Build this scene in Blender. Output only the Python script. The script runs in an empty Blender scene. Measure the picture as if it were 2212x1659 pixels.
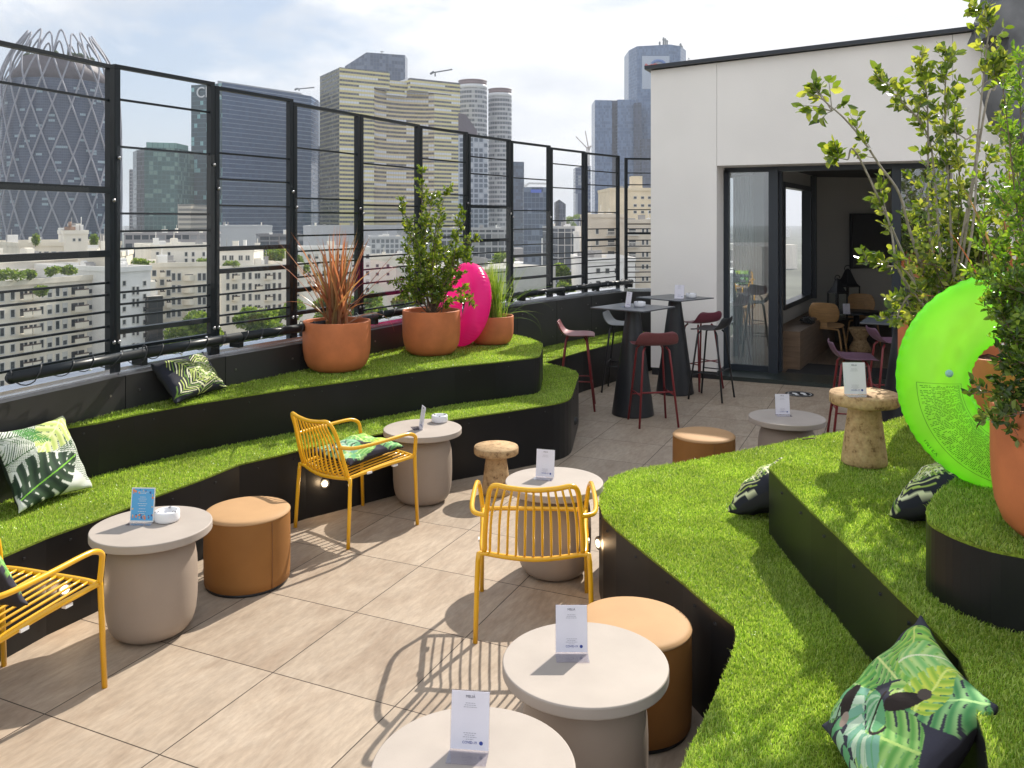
import bpy, math, random
import numpy as np
from mathutils import Vector, Matrix
random.seed(7); rng = np.random.default_rng(7)
R = math.radians
sc = bpy.context.scene
C = sc.collection
# ------------------------------------------------------------------ camera, sky, sun, exposure
YAW = 24.4
cy, sy = math.cos(R(YAW)), math.sin(R(YAW))
F, CU, HV, EYE = 1829.3, 1106.0, 475.6, 1.9      # focal length / centre / horizon in a 2212 px wide picture, eye height
cam = bpy.data.cameras.new('camera'); camo = bpy.data.objects.new('camera', cam); C.objects.link(camo)
cam.lens = F / 2212 * 36; cam.sensor_width = 36; cam.shift_y = -(829.5 - HV) / 2212
cam.clip_start = 0.05; cam.clip_end = 12000
camo.location = (0, 0, EYE); camo.rotation_euler = (R(90), 0, R(YAW)); sc.camera = camo
SUN_EL, SUN_AZ = 40.0, 5.2                        # elevation; degrees clockwise from +Y
world = bpy.data.worlds.new('World'); sc.world = world; world.use_nodes = True
wn = world.node_tree.nodes; wl = world.node_tree.links
for n in list(wn): wn.remove(n)
def N(nt, t, **kw):
    n = nt.nodes.new(t)
    for k, v in kw.items():
        if hasattr(n, k): setattr(n, k, v)
        else: n.inputs[k].default_value = v
    return n
wt = world.node_tree
sky = N(wt, 'ShaderNodeTexSky', sky_type='NISHITA', sun_disc=False)
sky.sun_elevation = R(SUN_EL); sky.sun_rotation = R(SUN_AZ); sky.air_density = 1.0; sky.dust_density = 1.6; sky.ozone_density = 1.2
tc = N(wt, 'ShaderNodeTexCoord')
mp = N(wt, 'ShaderNodeMapping'); mp.inputs['Scale'].default_value = (1, 1, 2.2); mp.inputs['Location'].default_value = (0.35, 0.1, 0.2)
n1 = N(wt, 'ShaderNodeTexNoise'); n1.inputs['Scale'].default_value = 3.1; n1.inputs['Detail'].default_value = 9; n1.inputs['Roughness'].default_value = 0.55; n1.inputs['Distortion'].default_value = 0.25
r1 = N(wt, 'ShaderNodeValToRGB'); r1.color_ramp.elements[0].position = 0.46; r1.color_ramp.elements[1].position = 0.56
# clouds thicken towards the sun side
dt = N(wt, 'ShaderNodeVectorMath', operation='DOT_PRODUCT'); dt.inputs[1].default_value = (0.25, 0.968, 0.0)
mr = N(wt, 'ShaderNodeMapRange'); mr.inputs[1].default_value = 0.45; mr.inputs[2].default_value = 0.95; mr.inputs[3].default_value = -0.05; mr.inputs[4].default_value = 0.16
ad = N(wt, 'ShaderNodeMath', operation='ADD')
mx = N(wt, 'ShaderNodeMix', data_type='RGBA')
cloudc = N(wt, 'ShaderNodeMix', data_type='RGBA')
cloudc.inputs[6].default_value = (5.5, 5.9, 6.5, 1); cloudc.inputs[7].default_value = (8.3, 8.4, 8.6, 1)
skt = N(wt, 'ShaderNodeMix', data_type='RGBA', blend_type='MIX'); skt.inputs[0].default_value = 0.6; skt.inputs[7].default_value = (4.3, 5.1, 6.3, 1)
wl.new(tc.outputs['Generated'], mp.inputs['Vector']); wl.new(mp.outputs[0], n1.inputs['Vector'])
wl.new(tc.outputs['Generated'], dt.inputs[0]); wl.new(dt.outputs['Value'], mr.inputs[0])
wl.new(n1.outputs['Fac'], ad.inputs[0]); wl.new(mr.outputs[0], ad.inputs[1]); wl.new(ad.outputs[0], r1.inputs[0])
n2 = N(wt, 'ShaderNodeTexNoise'); n2.inputs['Scale'].default_value = 5.0; n2.inputs['Detail'].default_value = 7
wl.new(mp.outputs[0], n2.inputs['Vector'])
ad2 = N(wt, 'ShaderNodeMath', operation='ADD'); wl.new(n2.outputs['Fac'], ad2.inputs[0]); wl.new(mr.outputs[0], ad2.inputs[1])
r2 = N(wt, 'ShaderNodeValToRGB'); r2.color_ramp.elements[0].position = 0.38; r2.color_ramp.elements[1].position = 0.64
wl.new(ad2.outputs[0], r2.inputs[0]); wl.new(r2.outputs[0], cloudc.inputs[0])
wl.new(sky.outputs[0], skt.inputs[6])
wl.new(skt.outputs[2], mx.inputs[6]); wl.new(cloudc.outputs[2], mx.inputs[7]); wl.new(r1.outputs[0], mx.inputs[0])
bg = N(wt, 'ShaderNodeBackground'); bg.inputs['Strength'].default_value = 0.1
# unseen sky behind the camera brightened to warm white, added fill for the shaded wall
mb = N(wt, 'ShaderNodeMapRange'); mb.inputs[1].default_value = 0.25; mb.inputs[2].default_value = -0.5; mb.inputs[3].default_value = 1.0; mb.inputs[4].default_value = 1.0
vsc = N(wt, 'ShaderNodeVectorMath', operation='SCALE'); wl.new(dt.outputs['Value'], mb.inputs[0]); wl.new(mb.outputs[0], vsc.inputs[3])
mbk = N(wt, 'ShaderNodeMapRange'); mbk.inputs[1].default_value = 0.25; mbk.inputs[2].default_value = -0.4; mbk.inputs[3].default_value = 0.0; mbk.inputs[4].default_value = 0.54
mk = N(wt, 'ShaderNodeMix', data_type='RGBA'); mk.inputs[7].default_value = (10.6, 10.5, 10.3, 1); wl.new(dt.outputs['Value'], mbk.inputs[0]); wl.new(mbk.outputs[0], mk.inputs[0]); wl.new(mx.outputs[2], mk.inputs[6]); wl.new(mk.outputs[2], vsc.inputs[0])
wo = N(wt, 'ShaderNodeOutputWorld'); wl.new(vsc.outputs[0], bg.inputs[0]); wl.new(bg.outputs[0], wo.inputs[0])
sun = bpy.data.lights.new('sun', 'SUN'); sun.energy = 5.0; sun.angle = R(0.5); sun.color = (1.0, 0.93, 0.82)
suno = bpy.data.objects.new('sun', sun); C.objects.link(suno)
sd = Vector((math.cos(R(SUN_EL)) * math.sin(R(SUN_AZ)), math.cos(R(SUN_EL)) * math.cos(R(SUN_AZ)), math.sin(R(SUN_EL))))
suno.rotation_euler = (-sd).to_track_quat('-Z', 'Y').to_euler(); suno.location = (0, 0, 30)
sc.view_settings.view_transform = 'Standard'; sc.view_settings.look = 'None'; sc.view_settings.gamma = 1
sc.view_settings.exposure = 0.47
sc.cycles.use_denoising = True
sc.cycles.max_bounces = 8; sc.cycles.transparent_max_bounces = 16; sc.cycles.volume_bounces = 0

# ------------------------------------------------------------------ coordinates
def W(xc, d, z=0.0):            # camera-frame right/forward metres -> world
    return Vector((cy * xc - sy * d, sy * xc + cy * d, z))
def G(u, v, z):                 # picture point on the horizontal plane z
    d = F * (EYE - z) / (v - HV); return W((u - CU) / F * d, d, z)
def P(u, d, z=0.0): return W((u - CU) / F * d, d, z)
def ZV(v, d): return EYE + (HV - v) * d / F

# ------------------------------------------------------------------ materials
MATS = {}
def mat(name, col=(.5, .5, .5), rough=.5, metal=0., spec=.5, noise=None, bump=None, trans=0., coat=0.):
    if name in MATS: return MATS[name]
    m = bpy.data.materials.new(name); m.use_nodes = True; nt = m.node_tree; b = nt.nodes['Principled BSDF']
    b.inputs['Base Color'].default_value = (*col, 1); b.inputs['Roughness'].default_value = rough
    b.inputs['Metallic'].default_value = metal; b.inputs['Specular IOR Level'].default_value = spec
    if coat: b.inputs['Coat Weight'].default_value = coat; b.inputs['Coat Roughness'].default_value = .15
    t = nt.nodes.new('ShaderNodeTexCoord')
    if noise:                    # (scale, amount 0..1, detail) varies the colour
        n = nt.nodes.new('ShaderNodeTexNoise'); n.inputs['Scale'].default_value = noise[0]; n.inputs['Detail'].default_value = noise[2] if len(noise) > 2 else 5
        if len(noise) > 3:
            mpn = nt.nodes.new('ShaderNodeMapping'); mpn.inputs['Scale'].default_value = noise[3]
            nt.links.new(t.outputs['Object'], mpn.inputs[0]); nt.links.new(mpn.outputs[0], n.inputs['Vector'])
        else: nt.links.new(t.outputs['Object'], n.inputs['Vector'])
        rp = nt.nodes.new('ShaderNodeValToRGB'); a = noise[1]
        rp.color_ramp.elements[0].position = .3; rp.color_ramp.elements[1].position = .7
        rp.color_ramp.elements[0].color = (*[c * (1 - a) for c in col], 1); rp.color_ramp.elements[1].color = (*[min(1, c * (1 + a)) for c in col], 1)
        nt.links.new(n.outputs['Fac'], rp.inputs[0]); nt.links.new(rp.outputs[0], b.inputs['Base Color'])
    if bump:                     # (scale, strength, distance)
        n = nt.nodes.new('ShaderNodeTexNoise'); n.inputs['Scale'].default_value = bump[0]; n.inputs['Detail'].default_value = 6
        nt.links.new(t.outputs['Object'], n.inputs['Vector'])
        bp = nt.nodes.new('ShaderNodeBump'); bp.inputs['Strength'].default_value = bump[1]; bp.inputs['Distance'].default_value = bump[2]
        nt.links.new(n.outputs['Fac'], bp.inputs['Height']); nt.links.new(bp.outputs[0], b.inputs['Normal'])
    if trans:
        o = nt.nodes['Material Output']; tr = nt.nodes.new('ShaderNodeBsdfTranslucent'); ms = nt.nodes.new('ShaderNodeMixShader')
        tr.inputs[0].default_value = (*[min(1, c * 1.5) for c in col], 1); ms.inputs[0].default_value = trans
        nt.links.new(b.outputs[0], ms.inputs[1]); nt.links.new(tr.outputs[0], ms.inputs[2]); nt.links.new(ms.outputs[0], o.inputs[0])
    MATS[name] = m; return m

def leaf_mat(name, c0, c1, c2, trans=.4, rough=.35, tcol=None):
    """each leaf or blade its own tint between three colours; thin and translucent"""
    m = bpy.data.materials.new(name); m.use_nodes = True; nt = m.node_tree; b = nt.nodes['Principled BSDF']
    g = nt.nodes.new('ShaderNodeNewGeometry'); rp = nt.nodes.new('ShaderNodeValToRGB')
    e = rp.color_ramp.elements; e[0].color = (*c0, 1); e[1].color = (*c2, 1); k = e.new(.5); k.color = (*c1, 1)
    nt.links.new(g.outputs['Random Per Island'], rp.inputs[0]); nt.links.new(rp.outputs[0], b.inputs['Base Color'])
    b.inputs['Roughness'].default_value = rough
    o = nt.nodes['Material Output']; tr = nt.nodes.new('ShaderNodeBsdfTranslucent'); ms = nt.nodes.new('ShaderNodeMixShader')
    mm = nt.nodes.new('ShaderNodeMix'); mm.data_type = 'RGBA'; mm.blend_type = 'MULTIPLY'; mm.inputs[0].default_value = 1
    mm.inputs[7].default_value = (*(tcol or (1.6, 1.5, .7)), 1); nt.links.new(rp.outputs[0], mm.inputs[6]); nt.links.new(mm.outputs[2], tr.inputs[0])
    ms.inputs[0].default_value = trans
    nt.links.new(b.outputs[0], ms.inputs[1]); nt.links.new(tr.outputs[0], ms.inputs[2]); nt.links.new(ms.outputs[0], o.inputs[0])
    MATS[name] = m; return m

def glass_mat(name, tint=(.9, .95, .95), refl=1.0, base=0.0, ior=1.5):
    m = bpy.data.materials.new(name); m.use_nodes = True; nt = m.node_tree
    for n in list(nt.nodes): nt.nodes.remove(n)
    o = nt.nodes.new('ShaderNodeOutputMaterial'); t = nt.nodes.new('ShaderNodeBsdfTransparent'); g = nt.nodes.new('ShaderNodeBsdfGlossy')
    t.inputs[0].default_value = (*tint, 1); g.inputs['Roughness'].default_value = 0.0; g.inputs[0].default_value = (refl, refl, refl, 1)
    f = nt.nodes.new('ShaderNodeLayerWeight'); f.inputs[0].default_value = .5
    pw = nt.nodes.new('ShaderNodeMath'); pw.operation = 'POWER'; pw.inputs[1].default_value = 4.0
    a = nt.nodes.new('ShaderNodeMath'); a.operation = 'ADD'; a.inputs[1].default_value = base + .035; a.use_clamp = True
    ms = nt.nodes.new('ShaderNodeMixShader'); nt.links.new(f.outputs['Facing'], pw.inputs[0]); nt.links.new(pw.outputs[0], a.inputs[0]); nt.links.new(a.outputs[0], ms.inputs[0])
    nt.links.new(t.outputs[0], ms.inputs[1]); nt.links.new(g.outputs[0], ms.inputs[2]); nt.links.new(ms.outputs[0], o.inputs[0])
    MATS[name] = m; return m

def emit_mat(name, col, s):
    m = bpy.data.materials.new(name); m.use_nodes = True; b = m.node_tree.nodes['Principled BSDF']
    b.inputs['Emission Color'].default_value = (*col, 1); b.inputs['Emission Strength'].default_value = s
    MATS[name] = m; return m

def attr_mat(name, rough=.85, bump=900):
    m = bpy.data.materials.new(name); m.use_nodes = True; nt = m.node_tree; b = nt.nodes['Principled BSDF']
    a = nt.nodes.new('ShaderNodeAttribute'); a.attribute_name = 'print'; nt.links.new(a.outputs['Color'], b.inputs['Base Color'])
    b.inputs['Roughness'].default_value = rough; b.inputs['Specular IOR Level'].default_value = .25
    n = nt.nodes.new('ShaderNodeTexNoise'); n.inputs['Scale'].default_value = 220; t = nt.nodes.new('ShaderNodeTexCoord')
    nt.links.new(t.outputs['Object'], n.inputs['Vector']); bp = nt.nodes.new('ShaderNodeBump'); bp.inputs['Strength'].default_value = .25; bp.inputs['Distance'].default_value = .002
    nt.links.new(n.outputs['Fac'], bp.inputs['Height']); nt.links.new(bp.outputs[0], b.inputs['Normal'])
    MATS[name] = m; return m

def cell_mat(name, bay, floor, fw, fh, frame, glass, alt, alt_p, rough=.12, metal=0., glass2=None, hband=None, offs=0., spec=.25, bandcol=None, vgroup=1):
    """curtain wall: bays x floors in metres (UV), mullion and spandrel fractions fw, fh, random alternative cells"""
    m = bpy.data.materials.new(name); m.use_nodes = True; nt = m.node_tree; b = nt.nodes['Principled BSDF']; L = nt.links
    def M(op, a, b_=None, clamp=False):
        n = nt.nodes.new('ShaderNodeMath'); n.operation = op; n.use_clamp = clamp
        for i, x in enumerate((a, b_)):
            if x is None: continue
            if isinstance(x, (int, float)): n.inputs[i].default_value = x
            else: L.new(x, n.inputs[i])
        return n.outputs[0]
    uv = nt.nodes.new('ShaderNodeUVMap'); sp = nt.nodes.new('ShaderNodeSeparateXYZ'); L.new(uv.outputs[0], sp.inputs[0])
    x = M('DIVIDE', sp.outputs[0], bay); y = M('DIVIDE', M('ADD', sp.outputs[1], offs), floor)
    fx, fy = M('FRACT', x), M('FRACT', y); ix, iy = M('FLOOR', x), M('FLOOR', y)
    iv = M('LESS_THAN', fx, fw); ih = M('LESS_THAN', fy, fh)
    def rnd(a, c, seed):
        cb = nt.nodes.new('ShaderNodeCombineXYZ'); L.new(a, cb.inputs[0]); L.new(c, cb.inputs[1]); cb.inputs[2].default_value = seed
        w = nt.nodes.new('ShaderNodeTexWhiteNoise'); w.noise_dimensions = '3D'; L.new(cb.outputs[0], w.inputs[0]); return w.outputs[0]
    r1_ = rnd(M('FLOOR', M('DIVIDE', x, vgroup)), iy, 1.3); r2_ = rnd(ix, iy, 7.7)
    def mix(f, a, c):
        n = nt.nodes.new('ShaderNodeMix'); n.data_type = 'RGBA'; L.new(f, n.inputs[0])
        for i, q in ((6, a), (7, c)):
            if isinstance(q, tuple): n.inputs[i].default_value = (*q, 1)
            else: L.new(q, n.inputs[i])
        return n.outputs[2]
    g = mix(r2_, glass, glass2 or tuple(c * .72 for c in glass))
    g = mix(M('LESS_THAN', r1_, alt_p), g, alt)
    if bandcol: g = mix(ih, g, bandcol); c = mix(iv, g, frame)
    else: c = mix(M('MAXIMUM', iv, ih), g, frame)
    L.new(c, b.inputs['Base Color']); b.inputs['Metallic'].default_value = metal; b.inputs['Specular IOR Level'].default_value = spec
    rr = M('ADD', M('MULTIPLY', M('MAXIMUM', iv, ih), .4), rough); L.new(rr, b.inputs['Roughness'])
    MATS[name] = m; return m

# ------------------------------------------------------------------ mesh builder
class MB:
    def __init__(s): s.v = []; s.f = []; s.m = []; s.s = []; s.uv = []; s.T = None
    def add(s, vs, fs, mi=0, smooth=False, uvs=None):
        o = len(s.v)
        if s.T is not None: vs = [s.T @ Vector(p) for p in vs]
        s.v += [tuple(p) for p in vs]
        for k, f in enumerate(fs):
            s.f.append([i + o for i in f]); s.m.append(mi); s.s.append(smooth)
            s.uv.append(uvs[k] if uvs else None)
    def box(s, x0, x1, y0, y1, z0, z1, mi=0):
        vs = [(x, y, z) for z in (z0, z1) for y in (y0, y1) for x in (x0, x1)]
        s.add(vs, [(0, 2, 3, 1), (4, 5, 7, 6), (0, 1, 5, 4), (2, 6, 7, 3), (0, 4, 6, 2), (1, 3, 7, 5)], mi)
    def cbox(s, c, sz, mi=0, rz=0):
        T = s.T; s.T = (T or Matrix()) @ Matrix.Translation(c) @ Matrix.Rotation(rz, 4, 'Z')
        s.box(-sz[0] / 2, sz[0] / 2, -sz[1] / 2, sz[1] / 2, -sz[2] / 2, sz[2] / 2, mi); s.T = T
    def bar(s, a, b, w, h, mi=0):      # box from a to b, width w sideways, h upward
        a, b = Vector(a), Vector(b); d = (b - a); L = d.length; d = d.normalized()
        up = Vector((0, 0, 1)) if abs(d.z) < .95 else Vector((0, 1, 0))
        x = d.cross(up).normalized(); y = x.cross(d)
        vs = [a + x * sx * w / 2 + y * sy_ * h / 2 for sy_ in (-1, 1) for sx in (-1, 1)] + [b + x * sx * w / 2 + y * sy_ * h / 2 for sy_ in (-1, 1) for sx in (-1, 1)]
        s.add(vs, [(0, 2, 3, 1), (4, 5, 7, 6), (0, 1, 5, 4), (2, 6, 7, 3), (0, 4, 6, 2), (1, 3, 7, 5)], mi)
    def lathe(s, prof, n=40, mi=0, smooth=True, caps=True, c=(0, 0, 0)):
        vs = []; fs = []
        for (r, z) in prof:
            for k in range(n):
                a = 2 * math.pi * k / n; vs.append((c[0] + r * math.cos(a), c[1] + r * math.sin(a), c[2] + z))
        for i in range(len(prof) - 1):
            for k in range(n):
                k2 = (k + 1) % n; fs.append((i * n + k, i * n + k2, (i + 1) * n + k2, (i + 1) * n + k))
        s.add(vs, fs, mi, smooth)
        if caps:
            o = len(s.v) - len(vs)
            s.f.append([o + k for k in range(n)][::-1]); s.m.append(mi); s.s.append(False); s.uv.append(None)
            s.f.append([o + (len(prof) - 1) * n + k for k in range(n)]); s.m.append(mi); s.s.append(False); s.uv.append(None)
    def tube(s, path, r, n=8, mi=0, closed=False, smooth_path=0, taper=None):
        p = [Vector(q) for q in path]
        if smooth_path: p = catmull(p, smooth_path, closed)
        m = len(p)
        if m < 2: return
        tang = []
        for i in range(m):
            a = p[(i - 1) % m] if (closed or i > 0) else p[0]; b = p[(i + 1) % m] if (closed or i < m - 1) else p[-1]
            t = (b - a); tang.append(t.normalized() if t.length > 1e-9 else Vector((0, 0, 1)))
        ref = Vector((0, 0, 1)) if abs(tang[0].z) < .9 else Vector((1, 0, 0))
        x = tang[0].cross(ref).normalized(); vs = []; fs = []
        for i in range(m):
            t = tang[i]; x = (x - t * x.dot(t)); x = x.normalized() if x.length > 1e-6 else t.orthogonal().normalized(); y = t.cross(x)
            rr = r if taper is None else r * (1 + (taper - 1) * i / (m - 1))
            for k in range(n):
                a = 2 * math.pi * k / n; vs.append(p[i] + x * math.cos(a) * rr + y * math.sin(a) * rr)
        for i in range(m if closed else m - 1):
            for k in range(n):
                k2 = (k + 1) % n; j = (i + 1) % m
                fs.append((i * n + k, i * n + k2, j * n + k2, j * n + k))
        if not closed:
            fs.append(tuple(range(n))[::-1]); fs.append(tuple((m - 1) * n + k for k in range(n)))
        s.add(vs, fs, mi, True)
    def prism(s, pts, z0, z1, mi=0, mtop=None, smooth=False, uv=False, z1s=None):
        n = len(pts); a = sum(pts[i][0] * pts[(i + 1) % n][1] - pts[(i + 1) % n][0] * pts[i][1] for i in range(n))
        if a < 0: pts = pts[::-1]; z1s = z1s[::-1] if z1s else None
        zt = z1s or [z1] * n
        vs = [(p[0], p[1], z0) for p in pts] + [(p[0], p[1], zt[i]) for i, p in enumerate(pts)]
        fs = []; uvs = []; acc = 0
        for i in range(n):
            j = (i + 1) % n; L = math.hypot(pts[j][0] - pts[i][0], pts[j][1] - pts[i][1])
            fs.append((i, j, n + j, n + i)); uvs.append([(acc, z0), (acc + L, z0), (acc + L, zt[j]), (acc, zt[i])]); acc += L
        s.add(vs, fs, mi, smooth, uvs)
        o = len(s.v) - 2 * n
        s.f.append([o + i for i in range(n)][::-1]); s.m.append(mi if mtop is None else mtop); s.s.append(False); s.uv.append(None)
        s.f.append([o + n + i for i in range(n)]); s.m.append(mi if mtop is None else mtop); s.s.append(False); s.uv.append(None)
    def mesh(s, name, mats):
        me = bpy.data.meshes.new(name); me.from_pydata(s.v, [], s.f)
        for m in (mats if isinstance(mats, (list, tuple)) else [mats]): me.materials.append(m)
        me.polygons.foreach_set('material_index', s.m); me.polygons.foreach_set('use_smooth', s.s)
        if any(u is not None for u in s.uv):
            l = me.uv_layers.new(name='UVMap'); arr = []
            for u, f in zip(s.uv, s.f): arr += [c for q in (u or [(0.01, 0.01)] * len(f)) for c in q]
            l.data.foreach_set('uv', arr)
        me.update(); return me
    def build(s, name, mats, parent=None, loc=None, rz=0):
        o = bpy.data.objects.new(name, s.mesh(name, mats)); C.objects.link(o)
        if parent is not None: o.parent = parent
        if loc is not None: o.location = loc
        if rz: o.rotation_euler = (0, 0, rz)
        return o

def catmull(p, k, closed=False):
    out = []; n = len(p)
    for i in range(n if closed else n - 1):
        p0 = p[(i - 1) % n] if (closed or i > 0) else p[0] * 2 - p[1]; p1 = p[i]; p2 = p[(i + 1) % n]
        p3 = p[(i + 2) % n] if (closed or i < n - 2) else p[-1] * 2 - p[-2]
        for j in range(k):
            t = j / k
            out.append(.5 * ((2 * p1) + (p2 - p0) * t + (2 * p0 - 5 * p1 + 4 * p2 - p3) * t * t + (3 * p1 - p0 - 3 * p2 + p3) * t ** 3))
    if not closed: out.append(p[-1].copy())
    return out

def raw_mesh(name, V, FQ, mats, smooth=False, loops=4, cols=None, attr='print'):
    me = bpy.data.meshes.new(name); V = np.asarray(V, np.float32); FQ = np.asarray(FQ, np.int32)
    me.vertices.add(len(V)); me.vertices.foreach_set('co', V.ravel())
    me.loops.add(FQ.size); me.loops.foreach_set('vertex_index', FQ.ravel())
    me.polygons.add(len(FQ)); me.polygons.foreach_set('loop_start', np.arange(len(FQ), dtype=np.int32) * loops)
    me.polygons.foreach_set('loop_total', np.full(len(FQ), loops, np.int32))
    if smooth: me.polygons.foreach_set('use_smooth', np.ones(len(FQ), bool))
    for m in (mats if isinstance(mats, (list, tuple)) else [mats]): me.materials.append(m)
    me.update(calc_edges=True)
    if cols is not None:
        a = me.color_attributes.new(attr, 'FLOAT_COLOR', 'POINT'); c4 = np.ones((len(V), 4), np.float32); c4[:, :3] = cols
        a.data.foreach_set('color', c4.ravel())
    return me
def link(name, me, parent=None, loc=None):
    o = bpy.data.objects.new(name, me); C.objects.link(o)
    if parent is not None: o.parent = parent
    if loc is not None: o.location = loc
    return o
def tag(o, label=None, cat=None, group=None, kind=None):
    if label: o['label'] = label
    if cat: o['category'] = cat
    if group: o['group'] = group
    if kind: o['kind'] = kind
    return o
def thing(name, label, cat, loc=(0, 0, 0), rz=0, group=None):
    o = bpy.data.objects.new(name, None); C.objects.link(o); o.location = loc; o.rotation_euler = (0, 0, rz); o.empty_display_size = .1
    return tag(o, label, cat, group)
KIDS = {}
def children(o): return [c for c in C.objects if c.parent == o]
def dup(root, loc, rz, label, group=None, swap=None):
    """a copy of a thing with copies of its parts and their sub-parts; swap: {material name: material}"""
    def cp(o, par):
        c = o.copy(); C.objects.link(c); c.parent = par
        if swap and o.data is not None and o.type == 'MESH' and any(m and m.name in swap for m in o.data.materials):
            c.data = o.data.copy()
            for i, m in enumerate(c.data.materials):
                if m and m.name in swap: c.data.materials[i] = swap[m.name]
        for k in children(o): cp(k, c)
        return c
    r = cp(root, None); r.location = loc; r.rotation_euler = (0, 0, rz); r['label'] = label
    if group: r['group'] = group
    return r
def camrot(ax, ad):            # local +Y pointing to camera-frame direction (ax right, ad forward)
    v = W(ax, ad); return math.atan2(v.y, v.x) - math.pi / 2

# ------------------------------------------------------------------ shared materials
black_metal = mat('black_metal', (.022, .024, .028), .38, .0, .5, bump=(60, .05, .001))
fence_paint = mat('fence_paint', (.010, .014, .018), .36, 0, .3, noise=(3, .25))
riser_mat = mat('riser_laminate', (.010, .010, .011), .38, 0, .32, noise=(2.5, .3), bump=(4, .04, .004))
panel_mat = mat('parapet_panel', (.03, .029, .03), .42, 0, .5, noise=(2.0, .22))
alu = mat('aluminium', (.62, .65, .7), .25, .85, .5, noise=(9, .08))
steel = mat('steel', (.35, .35, .36), .3, 1.0)
white_plaster = mat('white_plaster', (.86, .835, .81), .85, 0, .2, noise=(1.3, .035, 8), bump=(55, .35, .004))
dark_gap = mat('dark_gap', (.006, .006, .006), .9)
yellow = mat('yellow_paint', (.83, .44, .012), .3, 0, .5, noise=(7, .06), coat=.3)
burgundy = mat('burgundy_paint', (.2, .022, .026), .38, 0, .5, noise=(9, .12))
burg_seat = mat('burgundy_plastic', (.17, .05, .055), .42, 0, .5, noise=(30, .06))
plum_seat = mat('plum_plastic', (.13, .06, .1), .42, 0, .5, noise=(30, .06))
pink_seat = mat('rose_plastic', (.24, .075, .085), .35, 0, .5, noise=(30, .06))
grey_seat = mat('grey_plastic', (.17, .18, .19), .35, 0, .5, noise=(30, .06))
black_seat = mat('black_plastic', (.03, .033, .038), .42, 0, .5, noise=(30, .06))
taupe = mat('taupe_concrete', (.39, .34, .30), .62, 0, .35, noise=(4, .09, 9), bump=(140, .12, .002))
taupe_body = mat('taupe_plastic', (.34, .275, .225), .55, 0, .35, noise=(4, .06, 7), bump=(160, .12, .002))
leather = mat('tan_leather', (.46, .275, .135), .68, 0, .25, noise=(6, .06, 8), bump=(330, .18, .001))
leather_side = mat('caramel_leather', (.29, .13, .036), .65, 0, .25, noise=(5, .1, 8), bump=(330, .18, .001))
terracotta = mat('terracotta', (.53, .165, .062), .6, 0, .35, noise=(7, .16, 10), bump=(120, .3, .002))
soil = mat('soil', (.06, .035, .02), .95, 0, .1, noise=(60, .5), bump=(70, .9, .02))
ceramic = mat('white_ceramic', (.8, .8, .83), .25, 0, .5, noise=(5, .03))
bark = mat('bark', (.16, .12, .085), .8, 0, .2, noise=(40, .35))
white_paint = mat('white_paint', (.8, .8, .8), .5, noise=(3, .03))
acrylic = glass_mat('acrylic', (.88, .88, .92), 1.0, .02)
clear_glass = glass_mat('clear_glass', (.93, .96, .96), .7, .01)
door_glass = glass_mat('door_glass', (.78, .82, .83), 1.0, .12)

def cork_mat():
    m = bpy.data.materials.new('cork'); m.use_nodes = True; nt = m.node_tree; b = nt.nodes['Principled BSDF']; L = nt.links
    t = nt.nodes.new('ShaderNodeTexCoord'); v = nt.nodes.new('ShaderNodeTexVoronoi'); v.inputs['Scale'].default_value = 75; v.feature = 'F1'
    n = nt.nodes.new('ShaderNodeTexNoise'); n.inputs['Scale'].default_value = 26; n.inputs['Detail'].default_value = 8; n.inputs['Roughness'].default_value = .7
    L.new(t.outputs['Object'], v.inputs['Vector']); L.new(t.outputs['Object'], n.inputs['Vector'])
    rp = nt.nodes.new('ShaderNodeValToRGB'); e = rp.color_ramp.elements
    e[0].position = .33; e[0].color = (.13, .065, .025, 1); e[1].position = .68; e[1].color = (.62, .44, .24, 1); k = e.new(.46); k.color = (.50, .32, .16, 1)
    L.new(n.outputs['Fac'], rp.inputs[0]); mm = nt.nodes.new('ShaderNodeMix'); mm.data_type = 'RGBA'; mm.blend_type = 'MULTIPLY'; mm.inputs[0].default_value = .25
    L.new(rp.outputs[0], mm.inputs[6]); L.new(v.outputs['Distance'], mm.inputs[7]); L.new(mm.outputs[2], b.inputs['Base Color']); b.inputs['Roughness'].default_value = .85
    bp = nt.nodes.new('ShaderNodeBump'); bp.inputs['Strength'].default_value = .5; bp.inputs['Distance'].default_value = .003; L.new(n.outputs['Fac'], bp.inputs['Height']); L.new(bp.outputs[0], b.inputs['Normal'])
    MATS['cork'] = m; return m
cork = cork_mat()

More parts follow.
